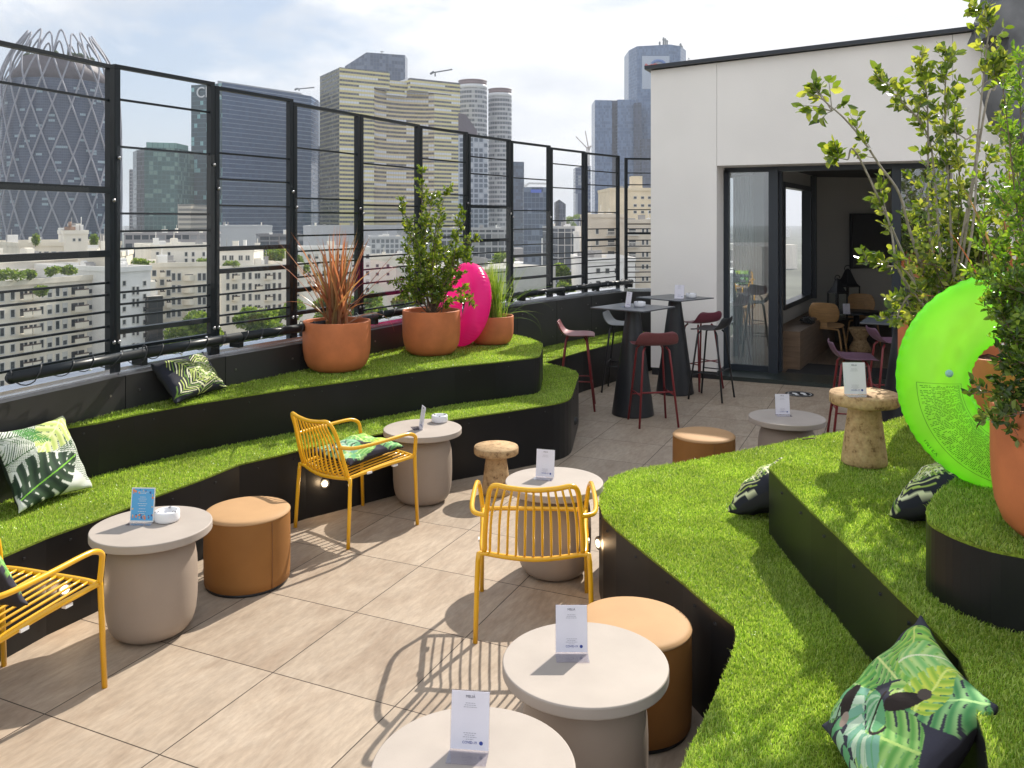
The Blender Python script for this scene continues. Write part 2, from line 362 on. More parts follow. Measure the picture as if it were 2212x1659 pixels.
def tile_mat():
    """0.6 m porcelain slabs with a stretched stone vein, dark joints in the mesh's own plane"""
    m = bpy.data.materials.new('floor_tiles'); m.use_nodes = True; nt = m.node_tree; b = nt.nodes['Principled BSDF']; L = nt.links
    def M(op, a, c=None):
        n = nt.nodes.new('ShaderNodeMath'); n.operation = op
        for i, q in enumerate((a, c)):
            if q is None: continue
            if isinstance(q, (int, float)): n.inputs[i].default_value = q
            else: L.new(q, n.inputs[i])
        return n.outputs[0]
    t = nt.nodes.new('ShaderNodeTexCoord'); sp = nt.nodes.new('ShaderNodeSeparateXYZ'); L.new(t.outputs['Object'], sp.inputs[0])
    x = M('DIVIDE', M('ADD', sp.outputs[0], 2.384 + 60), .6); y = M('DIVIDE', M('ADD', sp.outputs[1], -2.224 + 60), .6)
    ix, iy = M('FLOOR', x), M('FLOOR', y)
    ex = M('ABSOLUTE', M('SUBTRACT', M('FRACT', x), .5)); ey = M('ABSOLUTE', M('SUBTRACT', M('FRACT', y), .5))
    joint = M('GREATER_THAN', M('MAXIMUM', ex, ey), .4957)
    cb = nt.nodes.new('ShaderNodeCombineXYZ'); L.new(ix, cb.inputs[0]); L.new(iy, cb.inputs[1])
    wn_ = nt.nodes.new('ShaderNodeTexWhiteNoise'); L.new(cb.outputs[0], wn_.inputs[0])
    sc2 = nt.nodes.new('ShaderNodeVectorMath'); sc2.operation = 'SCALE'; sc2.inputs[3].default_value = 17; L.new(wn_.outputs['Color'], sc2.inputs[0])
    va = nt.nodes.new('ShaderNodeVectorMath'); va.operation = 'ADD'; L.new(t.outputs['Object'], va.inputs[0]); L.new(sc2.outputs[0], va.inputs[1])
    mpn = nt.nodes.new('ShaderNodeMapping'); mpn.inputs['Scale'].default_value = (5.2, 1.9, 1); L.new(va.outputs[0], mpn.inputs[0])
    n = nt.nodes.new('ShaderNodeTexNoise'); n.inputs['Scale'].default_value = 1.1; n.inputs['Detail'].default_value = 12; n.inputs['Roughness'].default_value = .68; n.inputs['Distortion'].default_value = .6
    L.new(mpn.outputs[0], n.inputs['Vector'])
    rp = nt.nodes.new('ShaderNodeValToRGB'); e = rp.color_ramp.elements
    e[0].position = .25; e[0].color = (.285, .21, .15, 1); e[1].position = .78; e[1].color = (.455, .375, .295, 1); k = e.new(.5); k.color = (.375, .298, .225, 1)
    L.new(n.outputs['Fac'], rp.inputs[0])
    # finer streaks and per-slab tone
    mp2 = nt.nodes.new('ShaderNodeMapping'); mp2.inputs['Scale'].default_value = (46, 11, 1); L.new(va.outputs[0], mp2.inputs[0])
    nn = nt.nodes.new('ShaderNodeTexNoise'); nn.inputs['Scale'].default_value = 1; nn.inputs['Detail'].default_value = 6; nn.inputs['Roughness'].default_value = .7; L.new(mp2.outputs[0], nn.inputs['Vector'])
    r3 = nt.nodes.new('ShaderNodeMapRange'); r3.inputs[1].default_value = .3; r3.inputs[2].default_value = .7; r3.inputs[3].default_value = .80; r3.inputs[4].default_value = 1.15; L.new(nn.outputs['Fac'], r3.inputs[0])
    tn = M('MULTIPLY', r3.outputs[0], M('ADD', M('MULTIPLY', wn_.outputs[0], .12), .94))
    vs = nt.nodes.new('ShaderNodeVectorMath'); vs.operation = 'SCALE'; L.new(rp.outputs[0], vs.inputs[0]); L.new(tn, vs.inputs[3])
    mm = nt.nodes.new('ShaderNodeMix'); mm.data_type = 'RGBA'; L.new(joint, mm.inputs[0]); L.new(vs.outputs[0], mm.inputs[6]); mm.inputs[7].default_value = (.05, .035, .025, 1)
    L.new(mm.outputs[2], b.inputs['Base Color']); b.inputs['Roughness'].default_value = .55; b.inputs['Specular IOR Level'].default_value = .35
    bp = nt.nodes.new('ShaderNodeBump'); bp.inputs['Strength'].default_value = .35; bp.inputs['Distance'].default_value = .004
    hh = M('SUBTRACT', M('MULTIPLY', n.outputs['Fac'], .7), joint); L.new(hh, bp.inputs['Height']); L.new(bp.outputs[0], b.inputs['Normal'])
    MATS['tiles'] = m; return m
tiles = tile_mat()
def patchy(m, scale, lo, hi):
    nt = m.node_tree; b = nt.nodes['Principled BSDF']; src = b.inputs['Base Color'].links[0].from_socket; t = nt.nodes.new('ShaderNodeTexCoord'); n = nt.nodes.new('ShaderNodeTexNoise'); n.inputs['Scale'].default_value = scale; n.inputs['Detail'].default_value = 5
    nt.links.new(t.outputs['Object'], n.inputs['Vector']); r = nt.nodes.new('ShaderNodeMapRange'); r.inputs[1].default_value = .35; r.inputs[2].default_value = .65; r.inputs[3].default_value = lo; r.inputs[4].default_value = hi; nt.links.new(n.outputs['Fac'], r.inputs[0])
    v = nt.nodes.new('ShaderNodeVectorMath'); v.operation = 'SCALE'; nt.links.new(src, v.inputs[0]); nt.links.new(r.outputs[0], v.inputs[3])
    for l in list(src.links):
        if l.to_node != v: nt.links.new(v.outputs[0], l.to_socket)
    return m
grass_mat = leaf_mat('turf_blades', (.15, .27, .03), (.34, .47, .065), (.62, .68, .22), .42, .28, (1.25, 1.4, .6))
patchy(grass_mat, 3.5, .78, 1.12)
grass_base = mat('turf_backing', (.17, .23, .025), .9, 0, .2, noise=(120, .5))
# ================================================================== THE CITY
GZ = -48.0
m = MB(); n = 64
m.add([(8000 * math.cos(2 * math.pi * k / n), 8000 * math.sin(2 * math.pi * k / n), GZ) for k in range(n)], [tuple(range(n))])
tag(m.build('ground', mat('city_ground', (.13, .14, .12), .95, 0, .1, noise=(.012, .45, 12))), kind='structure')

class Face:                      # a vertical wall between two picture columns at given distances
    def __init__(s, u0, d0, u1, d1): s.u0, s.d0, s.u1, s.d1 = u0, d0, u1, d1; s.a = P(u0, d0); s.b = P(u1, d1); s.t = (s.b - s.a).normalized(); s.n = Vector((s.t.y, -s.t.x, 0)); s.rz = math.atan2(s.t.y, s.t.x)
    def at(s, u):                # point of the wall seen at picture column u, and its distance
        k = (u - CU) / F; xa, da = (s.u0 - CU) / F * s.d0, s.d0; xb, db = (s.u1 - CU) / F * s.d1, s.d1
        q = (xa - k * da) / ((xa - xb) - k * (da - db)); return s.a.lerp(s.b, q), da + (db - da) * q

cream = mat('cream_render', (.78, .71, .60), .85, 0, .2, noise=(.35, .1, 10, (1, 1, .25)))
cream2 = mat('ivory_render', (.82, .77, .69), .85, 0, .2, noise=(.3, .09, 10, (1, 1, .25)))
whiter = mat('white_render', (.82, .8, .78), .85, 0, .2, noise=(.3, .08, 8))
beige = mat('ochre_render', (.64, .57, .48), .85, 0, .2, noise=(.3, .1, 8))
greyr = mat('grey_render', (.36, .35, .35), .85, 0, .2, noise=(.2, .12, 8))
roofm = mat('roof_gravel', (.42, .40, .37), .9, 0, .2, noise=(1.2, .3, 8))
wpane = mat('window_glass', (.035, .045, .055), .1, 0, .8, noise=(.4, .6))
wframe = mat('window_frame_white', (.62, .60, .57), .6)
wdark = mat('balcony_brown', (.09, .06, .05), .6, noise=(1, .3))
city_leaf = leaf_mat('city_leaves', (.06, .12, .02), (.15, .24, .04), (.30, .38, .09), .4, .5)

WM = {}
def win_mesh(w, h, style):
    k = (round(w, 1), round(h, 1), style)
    if k in WM: return WM[k]
    m = MB(); w, h = k[0], k[1]; f = .12
    if style == 'balcony':
        m.box(-w / 2, w / 2, -.06, .1, -h / 2, h / 2, 0)                      # dark opening
        m.box(-w / 2 - .1, w / 2 + .1, -1.1, .1, -h / 2 - .25, -h / 2 - .05, 1)
        m.box(-w / 2 - .1, w / 2 + .1, -1.12, -1.0, -h / 2 - .05, -h / 2 + .75, 1)
        m.box(-w / 2 - .1, w / 2 + .1, -1.14, -.98, -h / 2 + .75, -h / 2 + .95, 3)
        m.box(-.06, .06, -.1, .1, -h / 2, h / 2, 2)
    elif style == 'white_balcony':
        m.box(-w / 2, w / 2, -.06, .1, -h / 2, h / 2, 0)
        m.box(-w / 2 - .5, w / 2 + .5, -1.5, .1, -h / 2 - .3, -h / 2 - .05, 2)
        m.box(-w / 2 - .5, w / 2 + .5, -1.52, -1.42, -h / 2 + .7, -h / 2 + .85, 2)
        q = -w / 2 - .5
        while q < w / 2 + .5: m.box(q, q + .09, -1.5, -1.44, -h / 2 - .05, -h / 2 + .7, 2); q += .32
    elif style == 'curved':
        n = 10; pts = [(-w / 2 - .3 + (w + .6) * i / n, -.2 - 1.3 * math.sin(math.pi * i / n)) for i in range(n + 1)]
        m.prism([(-w / 2 - .3, .1)] + pts + [(w / 2 + .3, .1)], -h / 2 - .2, -h / 2 + .85, 1)
        m.box(-w / 2, w / 2, -.06, .1, -h / 2, h / 2, 0)
    else:
        m.box(-w / 2, w / 2, -.03, .1, -h / 2, h / 2, 0)
        m.box(-w / 2 - f, -w / 2, -.08, .1, -h / 2 - f, h / 2 + f, 2); m.box(w / 2, w / 2 + f, -.08, .1, -h / 2 - f, h / 2 + f, 2)
        m.box(-w / 2, w / 2, -.08, .1, h / 2, h / 2 + f, 2); m.box(-w / 2, w / 2, -.16, .1, -h / 2 - f * 1.4, -h / 2, 2)
        if w > .9: m.box(-.04, .04, -.06, .1, -h / 2, h / 2, 2)
        if style == 'blind': m.box(-w / 2, w / 2, -.05, .1, 0, h / 2, 2)
    WM[k] = m.mesh('window', [wpane, cream, wframe, wdark]); return WM[k]
def win(parent, face, u, v, wpx, hpx, style='plain', name='window'):
    p, d = face.at(u); c = abs(face.t.dot(W(1, 0)))
    me = win_mesh(max(.5, wpx * d / F / max(.25, c)), hpx * d / F, style)
    o = link(name, me, parent, (p.x, p.y, ZV(v, d))); o.rotation_euler = (0, 0, face.rz); return o

def block(name, label, cat, u0, d0, u1, d1, vt, depth, wall, group=None, vref='l', z0=GZ, roof=None, parapet=True, root=None, part='wall'):
    f = Face(u0, d0, u1, d1); z = ZV(vt, d0 if vref == 'l' else d1)
    b = root or thing(name, label, cat, tuple(f.a + Vector((0, 0, z0))), 0, group); inv = Vector(b.location)
    m = MB(); pts = [f.a, f.b, f.b - f.n * depth, f.a - f.n * depth]
    m.prism([(p.x - inv.x, p.y - inv.y) for p in pts], z0 - inv.z, z - inv.z, 0, 1, uv=True)
    m.build(part, [wall, roofm], b)
    if parapet:
        r = MB(); q = [f.a + f.n * .12, f.b + f.n * .12, f.b - f.n * (depth + .12), f.a - f.n * (depth + .12)]
        for i in range(4):
            r.bar(q[i] - inv + Vector((0, 0, z + .45)), q[(i + 1) % 4] - inv + Vector((0, 0, z + .45)), .35, .9, 0)
        r.build('parapet', wall, b)
    g_ = np.random.default_rng(int(u0 * 7 + vt * 3) % 9999)
    if roof is None and u1 - u0 < 320:
        for _ in range(5):
            q = f.a.lerp(f.b, g_.uniform(.08, .92)) - f.n * g_.uniform(2, depth * .7) - inv; r = MB(); w_, h_ = g_.uniform(.5, 2.4), g_.uniform(.8, 2.6)
            r.cbox((0, 0, h_ / 2), (w_, g_.uniform(.6, 2.2), h_)); r.cbox((0, 0, h_ + .1), (w_ + .2, .8, .2))
            if g_.random() < .4: r.tube([(0, 0, h_), (0, 0, h_ + g_.uniform(1, 2.4))], .08, 5)
            r.build('roof_vent', [cream2, greyr, whiter][int(g_.integers(0, 3))], b, (q.x, q.y, z - inv.z), f.rz + g_.uniform(-.1, .1))
    return b, f, z
def across(f, p): return max(.2, abs(p.x * f.t.y - p.y * f.t.x) / math.hypot(p.x, p.y))
def put_windows(b, f, us, vs, w, h, styles=('plain',)):
    inv = Vector(b.location)
    for i, u in enumerate(us):
        for j, v in enumerate(vs):
            p, d = f.at(u); st = styles[(i * 7 + j * 3) % len(styles)]
            c = across(f, p); vv = v
            me = win_mesh(max(.5, w * d / F / max(.3, c)), h * d / F, st)
            o = link('window' if 'balc' not in st and st != 'curved' else 'balcony', me, b, (p.x - inv.x, p.y - inv.y, ZV(vv, d) - inv.z)); o.rotation_euler = (0, 0, f.rz)

# -- cream apartment complex on the left, its wall running away from the camera
bA, fA, zA = block('apartment_block', 'long cream apartment block with brown balconies, below the left end of the fence', 'building', -60, 133, 247, 158, 624, 26, cream)
def vperp(f, z, u): p, d = f.at(u); return HV + (EYE - z) * F / d
for row in range(7):
    z = zA - 1.7 - row * 2.85
    for u, w, h, st in ((4, 8, 17, 'plain'), (27, 7, 16, 'plain'), (51, 13, 15, 'balcony'), (71, 13, 15, 'balcony'), (90, 6, 17, 'plain'), (107, 8, 19, 'blind'), (124, 7, 17, 'plain'), (140, 8, 18, 'blind'), (168, 24, 16, 'balcony'), (194, 8, 18, 'blind'), (209, 6, 15, 'plain'), (223, 8, 14, 'plain'), (238, 7, 14, 'plain')):
        p, d = fA.at(u); inv = Vector(bA.location); c = across(fA, p)
        o = link('balcony' if st == 'balcony' else 'window', win_mesh(w * d / F / c, h * d / F, st), bA, (p.x - inv.x, p.y - inv.y, z - inv.z)); o.rotation_euler = (0, 0, fA.rz)
bA2, f2, z2 = block('penthouse', 'cream setback storey with planted terrace above the long cream block', 'building', -60, 150, 168, 172, 572, 18, cream2, z0=-16)
put_windows(bA2, f2, (8, 30, 52, 78, 100, 122, 146), (590,), 13, 13)
bA3, f3, z3 = block('penthouse', 'plain cream box storey beside the left fence post, above the apartment roof', 'building', 171, 160, 262, 162, 555, 14, cream, z0=-16)
put_windows(bA3, f3, (182,), (575,), 8, 10)
bA4, f4, z4 = block('apartment_block', 'low wide cream roof terrace building in front of the lattice tower', 'building', 41, 190, 262, 205, 533, 30, cream)
put_windows(bA4, f4, (52, 68, 84, 100, 116, 132, 215, 238), (550,), 8, 12)
bch, fch, zch = block('stair_tower', 'small cream rooftop stair tower with chimney in front of the lattice tower', 'building', 138, 196, 190, 199, 506, 8, cream2, z0=-16)
put_windows(bch, fch, (160, 172), (518,), 3, 6)
m = MB(); inv = Vector(bch.location)
p = P(151, 198) - inv; m.cbox((p.x, p.y, ZV(500, 198) - inv.z), (2.0, 1.4, 2.2), 0); m.lathe([(.35, 0), (.35, 1.2)], 10, 0, c=(p.x, p.y, ZV(500, 198) - inv.z + 1.1)); m.build('chimney', mat('chimney_brick', (.3, .2, .15), .9, noise=(2, .3)), bch)
# white end block with tall windows, dark stair glass, cream block with curved balconies
bB, fB, zB = block('apartment_block', 'white end block with paired tall windows right of the first fence post', 'building', 255, 150, 326, 156, 588, 24, whiter)
put_windows(bB, fB, (268, 312), (612, 640, 668, 696, 724), 6, 10)
put_windows(bB, fB, (288, 297), (628, 654, 690, 716, 750), 5, 17)
bC, fC, zC = block('stair_tower', 'dark glazed stairwell strip between the white and cream blocks', 'building', 320, 154, 352, 156, 641, 8, cell_mat('stair_glass', 1.6, 2.8, .12, .1, (.03, .03, .03), (.04, .045, .05), (.12, .1, .09), .2), parapet=False)
bD, fD, zD = block('apartment_block', 'tall cream block with rounded balconies behind the second fence panel', 'building', 326, 166, 472, 172, 578, 22, cream)
put_windows(bD, fD, (333, 350, 364), (590, 610, 632, 655, 680, 706, 730), 8, 12, ('plain', 'balcony'))
put_windows(bD, fD, (375, 387, 431, 441), (598, 624, 650, 676, 702, 728), 6, 15)
put_windows(bD, fD, (460,), (604, 634, 664, 694), 9, 22)
put_windows(bD, fD, (408,), (598, 624, 650, 676, 702, 728), 17, 11, ('curved',))
bD2, fD2, zD2 = block('penthouse', 'stepped cream upper storeys above the rounded balcony block', 'building', 326, 176, 474, 184, 538, 16, cream2, z0=-12)
put_windows(bD2, fD2, (340, 365, 402, 417, 440), (549, 563), 5, 8)
# block with planted terraces behind the third panel, and the white one behind the flax
bE, fE, zE = block('apartment_block', 'ivory block with loggias above a leafy tree behind the third fence panel', 'building', 478, 205, 655, 222, 583, 24, cream2)
put_windows(bE, fE, (507, 556, 578), (596, 619, 642, 665, 690), 11, 11, ('balcony', 'plain'))
put_windows(bE, fE, (492, 526, 540, 592, 604), (596, 619, 642, 665, 690), 6, 14)
put_windows(bE, fE, (622, 642), (592, 614, 636, 659, 682), 8, 8, ('plain', 'blind'))
bE2, fE2, zE2 = block('penthouse', 'ivory rooftop rooms with a planted deck behind the third fence panel', 'building', 470, 222, 548, 223, 543, 14, cream2, z0=-14)
put_windows(bE2, fE2, (485, 500, 520, 535), (557,), 8, 10)
bF, fF, zF = block('apartment_block', 'plain white block with small square windows behind the flax leaves', 'building', 650, 262, 800, 268, 541, 22, whiter)
put_windows(bF, fF, (668, 684, 700, 716, 732, 748, 764, 780, 794), (554, 572, 590, 608, 626), 6, 9, ('plain', 'blind'))
bF2, fF2, zF2 = block('apartment_block', 'pale low block half hidden by the pink ring and green shrub', 'building', 800, 280, 905, 286, 560, 22, cream2)
put_windows(bF2, fF2, (815, 838, 860, 882), (574, 592, 610), 6, 6)
# low strips in front of the towers
bandg = cell_mat('strip_windows', 3.0, 3.4, .18, .45, (.36, .33, .34), (.07, .08, .1), (.3, .3, .32), .15)
block('office_block', 'low grey brown office block under the green glass tower', 'building', 268, 330, 452, 336, 508, 30, bandg)
block('shopping_centre', 'flat pale grey windowless hall at the foot of the blue tower', 'building', 452, 430, 588, 440, 491, 60, mat('pale_cladding', (.5, .51, .53), .6, noise=(.1, .06)))
block('office_block', 'dark glass low block under the blue tower', 'building', 560, 360, 655, 366, 511, 30, cell_mat('dark_strip', 4.0, 3.4, .1, .2, (.2, .2, .22), (.06, .08, .11), (.35, .36, .38), .15))
block('shopping_centre', 'long flat grey hall at the foot of the gold striped tower', 'building', 655, 470, 885, 480, 491, 60, mat('pale_cladding2', (.45, .46, .49), .6, noise=(.1, .06)))
block('office_block', 'white latticed low building between the flax and the green shrub', 'building', 800, 400, 892, 404, 515, 30, cell_mat('white_lattice', 2.2, 2.4, .3, .3, (.6, .6, .62), (.25, .27, .3), (.7, .7, .72), .3))
block('shopping_centre', 'grey box hall right of the white latticed low building', 'building', 878, 420, 948, 424, 498, 40, mat('grey_cladding', (.33, .34, .36), .6, noise=(.1, .08)))
block('office_block', 'low building with white roof edge under the round towers', 'building', 950, 420, 1110, 424, 497, 40, cell_mat('low_strip', 3.2, 3.3, .15, .3, (.45, .45, .46), (.1, .11, .13), (.3, .3, .3), .2))
block('office_block', 'dark glazed low block with thin columns and white roof edge', 'building', 1205, 330, 1272, 332, 494, 30, cell_mat('dark_columns', 2.6, 5.0, .1, .06, (.5, .5, .52), (.05, .07, .1), (.1, .12, .16), .2))
block('hall', 'wide pale low hall roof behind the dark fence corner', 'building', 1030, 175, 1200, 190, 583, 30, mat('hall_wall', (.55, .54, .5), .8, noise=(.4, .08)), parapet=False)
# beige apartments by the white wall
bG, fG, zG = block('apartment_block', 'brown and grey apartment block with white balconies beside the terrace wall', 'building', 1276, 212, 1356, 212.4, 470, 20, beige)
put_windows(bG, fG, (1320,), (500, 524, 549, 574, 598, 622), 14, 13, ('white_balcony',)); put_windows(bG, fG, (1290, 1345), (500, 524, 549, 574, 598, 622), 6, 10)
bG2, fG2, zG2 = block('apartment_block', 'beige tower block with a narrow window column touching the white wall', 'building', 1352, 200, 1450, 201, 482, 20, beige)
put_windows(bG2, fG2, (1366,), (500, 525, 551, 577, 603), 14, 12, ('white_balcony',)); put_windows(bG2, fG2, (1389, 1398), (498, 524, 550, 576, 602), 4, 9)
bG3, fG3, zG3 = block('apartment_block', 'sunny yellow stepped apartment block behind the brown balcony block', 'building', 1318, 262, 1450, 263, 412, 24, mat('yellow_render', (.74, .64, .48), .85, noise=(.3, .08)))
put_windows(bG3, fG3, (1372, 1388, 1403), (427, 444, 458), 6, 5)
inv = Vector(bG3.location); m = MB(); m.bar(P(1362, 268, ZV(400, 268)) - inv, P(1385, 268, ZV(400, 268)) - inv, 5, 5.5); m.build('roof_storey', MATS['yellow_render'], bG3)
bG4, fG4, zG4 = block('apartment_block', 'grey balcony building low in front of the brown apartment block', 'building', 1264, 180, 1372, 181, 566, 18, whiter)
put_windows(bG4, fG4, (1292, 1312, 1332, 1352), (585, 612, 640), 8, 10); 
bG5, fG5, _ = block('apartment_block', 'narrow pale building with balconies between tree and brown block', 'building', 1252, 235, 1284, 235.2, 508, 14, whiter)
put_windows(bG5, fG5, (1266,), (520, 540, 560, 580), 8, 8, ('white_balcony',))

# -- towers of the business district
def tower(name, label, corners, vt, depth, mats, vref=0, ztops=None, cat='tower', parts=None, z0=GZ, mroof=None, root=None, part='facade'):
    """corners: (u, d) list along the visible front, closed behind by depth"""
    pts = [P(u, d) for u, d in corners]; z = ZV(vt, corners[vref][1])
    t = root or thing(name, label, cat, tuple(pts[0] + Vector((0, 0, z0)))); inv = Vector(t.location)
    back = [pts[-1] + W(0, 1) * depth, pts[0] + W(0, 1) * depth]
    q = [(p.x - inv.x, p.y - inv.y) for p in pts + back]
    m = MB(); zs = None
    if ztops: zs = [ZV(v, corners[i][1]) - inv.z for i, v in enumerate(ztops)]; zs += [zs[-1], zs[0]]
    m.prism(q, z0 - inv.z, z - inv.z, 0, 1, z1s=zs); m.build(part, [mats, mroof or roofm], t)
    return t
# lattice tower
d0 = 600; px = d0 / F; ctr = P(130, d0)
lt = thing('lattice_tower', 'rounded dark glass tower wrapped in a pale diamond lattice with open crown', 'tower', (ctr.x, ctr.y, GZ))
def zz(v): return ZV(v, d0) - GZ
prof = [(119, 0), (119.5, zz(500)), (120, zz(400)), (119.5, zz(300)), (118, zz(250)), (116, zz(210)), (112.5, zz(180)), (107, zz(157)), (100, zz(138)), (91, zz(120)), (80, zz(103)), (70, zz(88)), (62, zz(76)), (60, zz(73))]
prof = [(r * px, z) for r, z in prof]
def rad(z):
    for (ra, za), (rb, zb) in zip(prof, prof[1:]):
        if za <= z <= zb: return ra + (rb - ra) * (z - za) / (zb - za)
    return prof[-1][0]
lat_glass = cell_mat('lattice_tower_glass', 1.3, 1.75, .08, .16, (.07, .09, .14), (.025, .045, .09), (.26, .36, .42), .07, .2, 0., glass2=(.04, .065, .12), vgroup=3, spec=.35)
m = MB(); NN = 72; zs = [0] + [zz(v) for v in range(520, 168, -16)]
vs = []; fs = []; uvs = []
for z in zs:
    for k in range(NN): a = 2 * math.pi * k / NN; r = rad(z) - 1.8; vs.append((r * math.cos(a), r * math.sin(a), z))
for i in range(len(zs) - 1):
    for k in range(NN):
        k2 = (k + 1) % NN; fs.append((i * NN + k, i * NN + k2, (i + 1) * NN + k2, (i + 1) * NN + k)); s_ = 2 * math.pi * 38 / NN
        uvs.append([(k * s_, zs[i]), ((k + 1) * s_, zs[i]), ((k + 1) * s_, zs[i + 1]), (k * s_, zs[i + 1])])
m.add(vs, fs, 0, True, uvs); m.build('glass_body', lat_glass, lt)
m = MB(); zt = zs[-1]; m.lathe([(rad(zt) - 2, zt - 1), (80 * px, zz(150)), (72 * px, zz(131)), (70 * px, zz(130)), (1, zz(130))], 48, 0, c=(0, 0, 0)); m.build('crown_drum', mat('brown_cladding', (.085, .07, .085), .6, noise=(.3, .2)), lt)
m = MB(); ND = 20; hp = 53 * px; da = 2 * math.pi / ND; ztop = zz(76)
for k in range(ND):
    for s_ in (-1, 1):
        path = []; zc = ztop - (2.2 if k % 2 else 0); z = zc; st = 0
        nst = 110
        for j in range(nst + 1):
            tt = j / nst; drop = (zc) * tt ** 1.0
            drop = zc * (tt * .985 + .015 * tt * tt)
            z = zc - drop
            if z < 1: break
            q = drop / hp
            ang = .5 * (q if q > 1 else (q ** .45))      # rounded arch near the peak
            a = k * da + s_ * da * ang
            r = rad(z) + .3; path.append((r * math.cos(a), r * math.sin(a), z))
        m.tube(path, .62, 5)
m.build('diamond_lattice', mat('lattice_metal', (.25, .26, .31), .5, 0, .3), lt)
m = MB()
for k in range(40):
    a = rng.uniform(0, 6.28); r = 66 * px * math.sqrt(rng.uniform(.3, 1)); m.lathe([(.2, 0), (1.6, 1), (1.8, 2.2), (.3, 3.6)], 6, 0, c=(r * math.cos(a), r * math.sin(a), zz(130)))
m.build('roof_garden', mat('dark_shrub', (.04, .07, .03), .9, noise=(1, .5)), lt)
# sliver on the left edge
tower('tower', 'rosy brown tower cut by the left picture edge beside the lattice tower', [(-40, 700), (11, 700)], 311, 40, cell_mat('rosy', 2.6, 3.5, .2, .35, (.33, .24, .27), (.12, .12, .15), (.3, .3, .33), .15))
# green tower and its neighbours
tg = cell_mat('green_glass', 3.0, 3.5, .12, .16, (.05, .14, .13), (.035, .11, .105), (.16, .27, .23), .3, .15)
gt = tower('tower', 'green glass tower with lighter glazed top between the first two fence posts', [(312, 640), (383, 650)], 318, 34, tg)
tower('', '', '', 0, 0, 0) if False else None
tower('x', 'x', [(287, 668), (295, 650), (312, 640)], 322, 26, cell_mat('grey_rib', 2.4, 3.5, .3, .12, (.16, .19, .22), (.06, .08, .09), (.12, .15, .17), .2), root=gt, part='grey_wing', vref=2)
tower('x', 'x', [(316, 646), (381, 654)], 307, 24, cell_mat('green_top', 4, 8, .1, .1, (.06, .16, .15), (.22, .42, .38), (.2, .36, .33), .3), root=gt, part='glazed_top', z0=ZV(319, 640))
tower('tower', 'thin grey tower just left of the green glass tower', [(279, 820), (290, 820)], 366, 20, cell_mat('grey_thin', 2.4, 3.4, .3, .3, (.3, .3, .33), (.1, .11, .13), (.2, .2, .22), .2))
tower('tower', 'thin banded tower just right of the green glass tower', [(382, 700), (393, 702)], 347, 20, cell_mat('band_thin', 40, 3.4, .01, .5, (.45, .42, .42), (.1, .11, .13), (.1, .11, .13), .2))
tower('office_block', 'small beige office block between the green tower and the teal tower', [(384, 560), (412, 560)], 441, 30, cell_mat('beige_thin', 40, 3.2, .01, .5, (.48, .43, .36), (.2, .19, .17), (.2, .2, .2), .2))
# teal and blue tower
teal = cell_mat('teal_glass', 1.5, 3.7, .1, .12, (.07, .13, .16), (.03, .075, .10), (.22, .44, .46), .16, .15, vgroup=2)
bluew = cell_mat('blue_wall', 3.2, 3.7, .05, .15, (.05, .09, .16), (.035, .075, .16), (.05, .10, .2), .3, .16, glass2=(.045, .09, .185), bandcol=(.22, .29, .40), spec=.3)
cb = tower('tower', 'teal fronted glass tower with three big silver letters on top', [(413, 700), (480, 690)], 184, 30, teal, vref=0)
tower('x', 'x', [(480, 690), (672, 766)], 178, 30, bluew, root=cb, part='long_facade')
tower('x', 'x', [(470, 706), (650, 775)], 174, 14, mat('roof_screen', (.27, .3, .35), .5, noise=(.05, .06)), root=cb, part='roof_screen', z0=ZV(200, 706), mroof=MATS['roof_screen'])
def text_mesh(cu):
    t = bpy.data.objects.new('t', cu); C.objects.link(t); bpy.context.view_layer.update(); dg = bpy.context.evaluated_depsgraph_get()
    me = bpy.data.meshes.new_from_object(t.evaluated_get(dg)); bpy.data.objects.remove(t); return me
def lettering(txt, size, pos, rz, m_, parent=None, ext=.02, tilt=R(90), name='lettering', align='CENTER'):
    cu = bpy.data.curves.new(name, 'FONT'); cu.body = txt; cu.size = size; cu.extrude = ext; cu.align_x = align; cu.align_y = 'CENTER'; cu.materials.append(m_)
    o = bpy.data.objects.new(name, text_mesh(cu)); C.objects.link(o); o.location = pos; o.rotation_euler = (tilt, 0, rz)
    if parent is not None: o.parent = parent
    return o
fcb = Face(413, 700, 480, 690); inv = Vector(cb.location); p, dd = fcb.at(452)
q = p + fcb.n * .8 - inv; lettering('CBX', 12.5, (q.x, q.y, ZV(200, dd) - inv.z), fcb.rz, mat('silver_letters', (.6, .63, .66), .5), cb, .3)
def antenna(name, label, u, d, v0, v1, kind='mast'):
    m = MB(); h = ZV(v1, d) - ZV(v0, d); 
    if kind == 'mast':
        m.tube([(0, 0, 0), (0, 0, h)], .35, 5); m.bar((-2, 0, h * .7), (2, 0, h * .7), .3, .3); m.bar((-1.5, 0, h * .85), (1.5, 0, h * .85), .3, .3)
    elif kind == 'boom':
        m.tube([(0, 0, 0), (0, 0, h * .5)], .6, 5); m.bar((-3, 0, h * .5), (14, 0, h), .9, .9); m.bar((-4, 0, h * .3), (-1, 0, h * .7), .8, 1.6)
    o = m.build(name, mat('crane_steel', (.1, .12, .14), .6), None, tuple(P(u, d, ZV(v0, d))), R(YAW)); return tag(o, label, 'crane' if kind == 'boom' else 'antenna')
antenna('roof_crane', 'small window cleaning crane on the blue tower roof', 646, 775, 196, 189, 'boom')
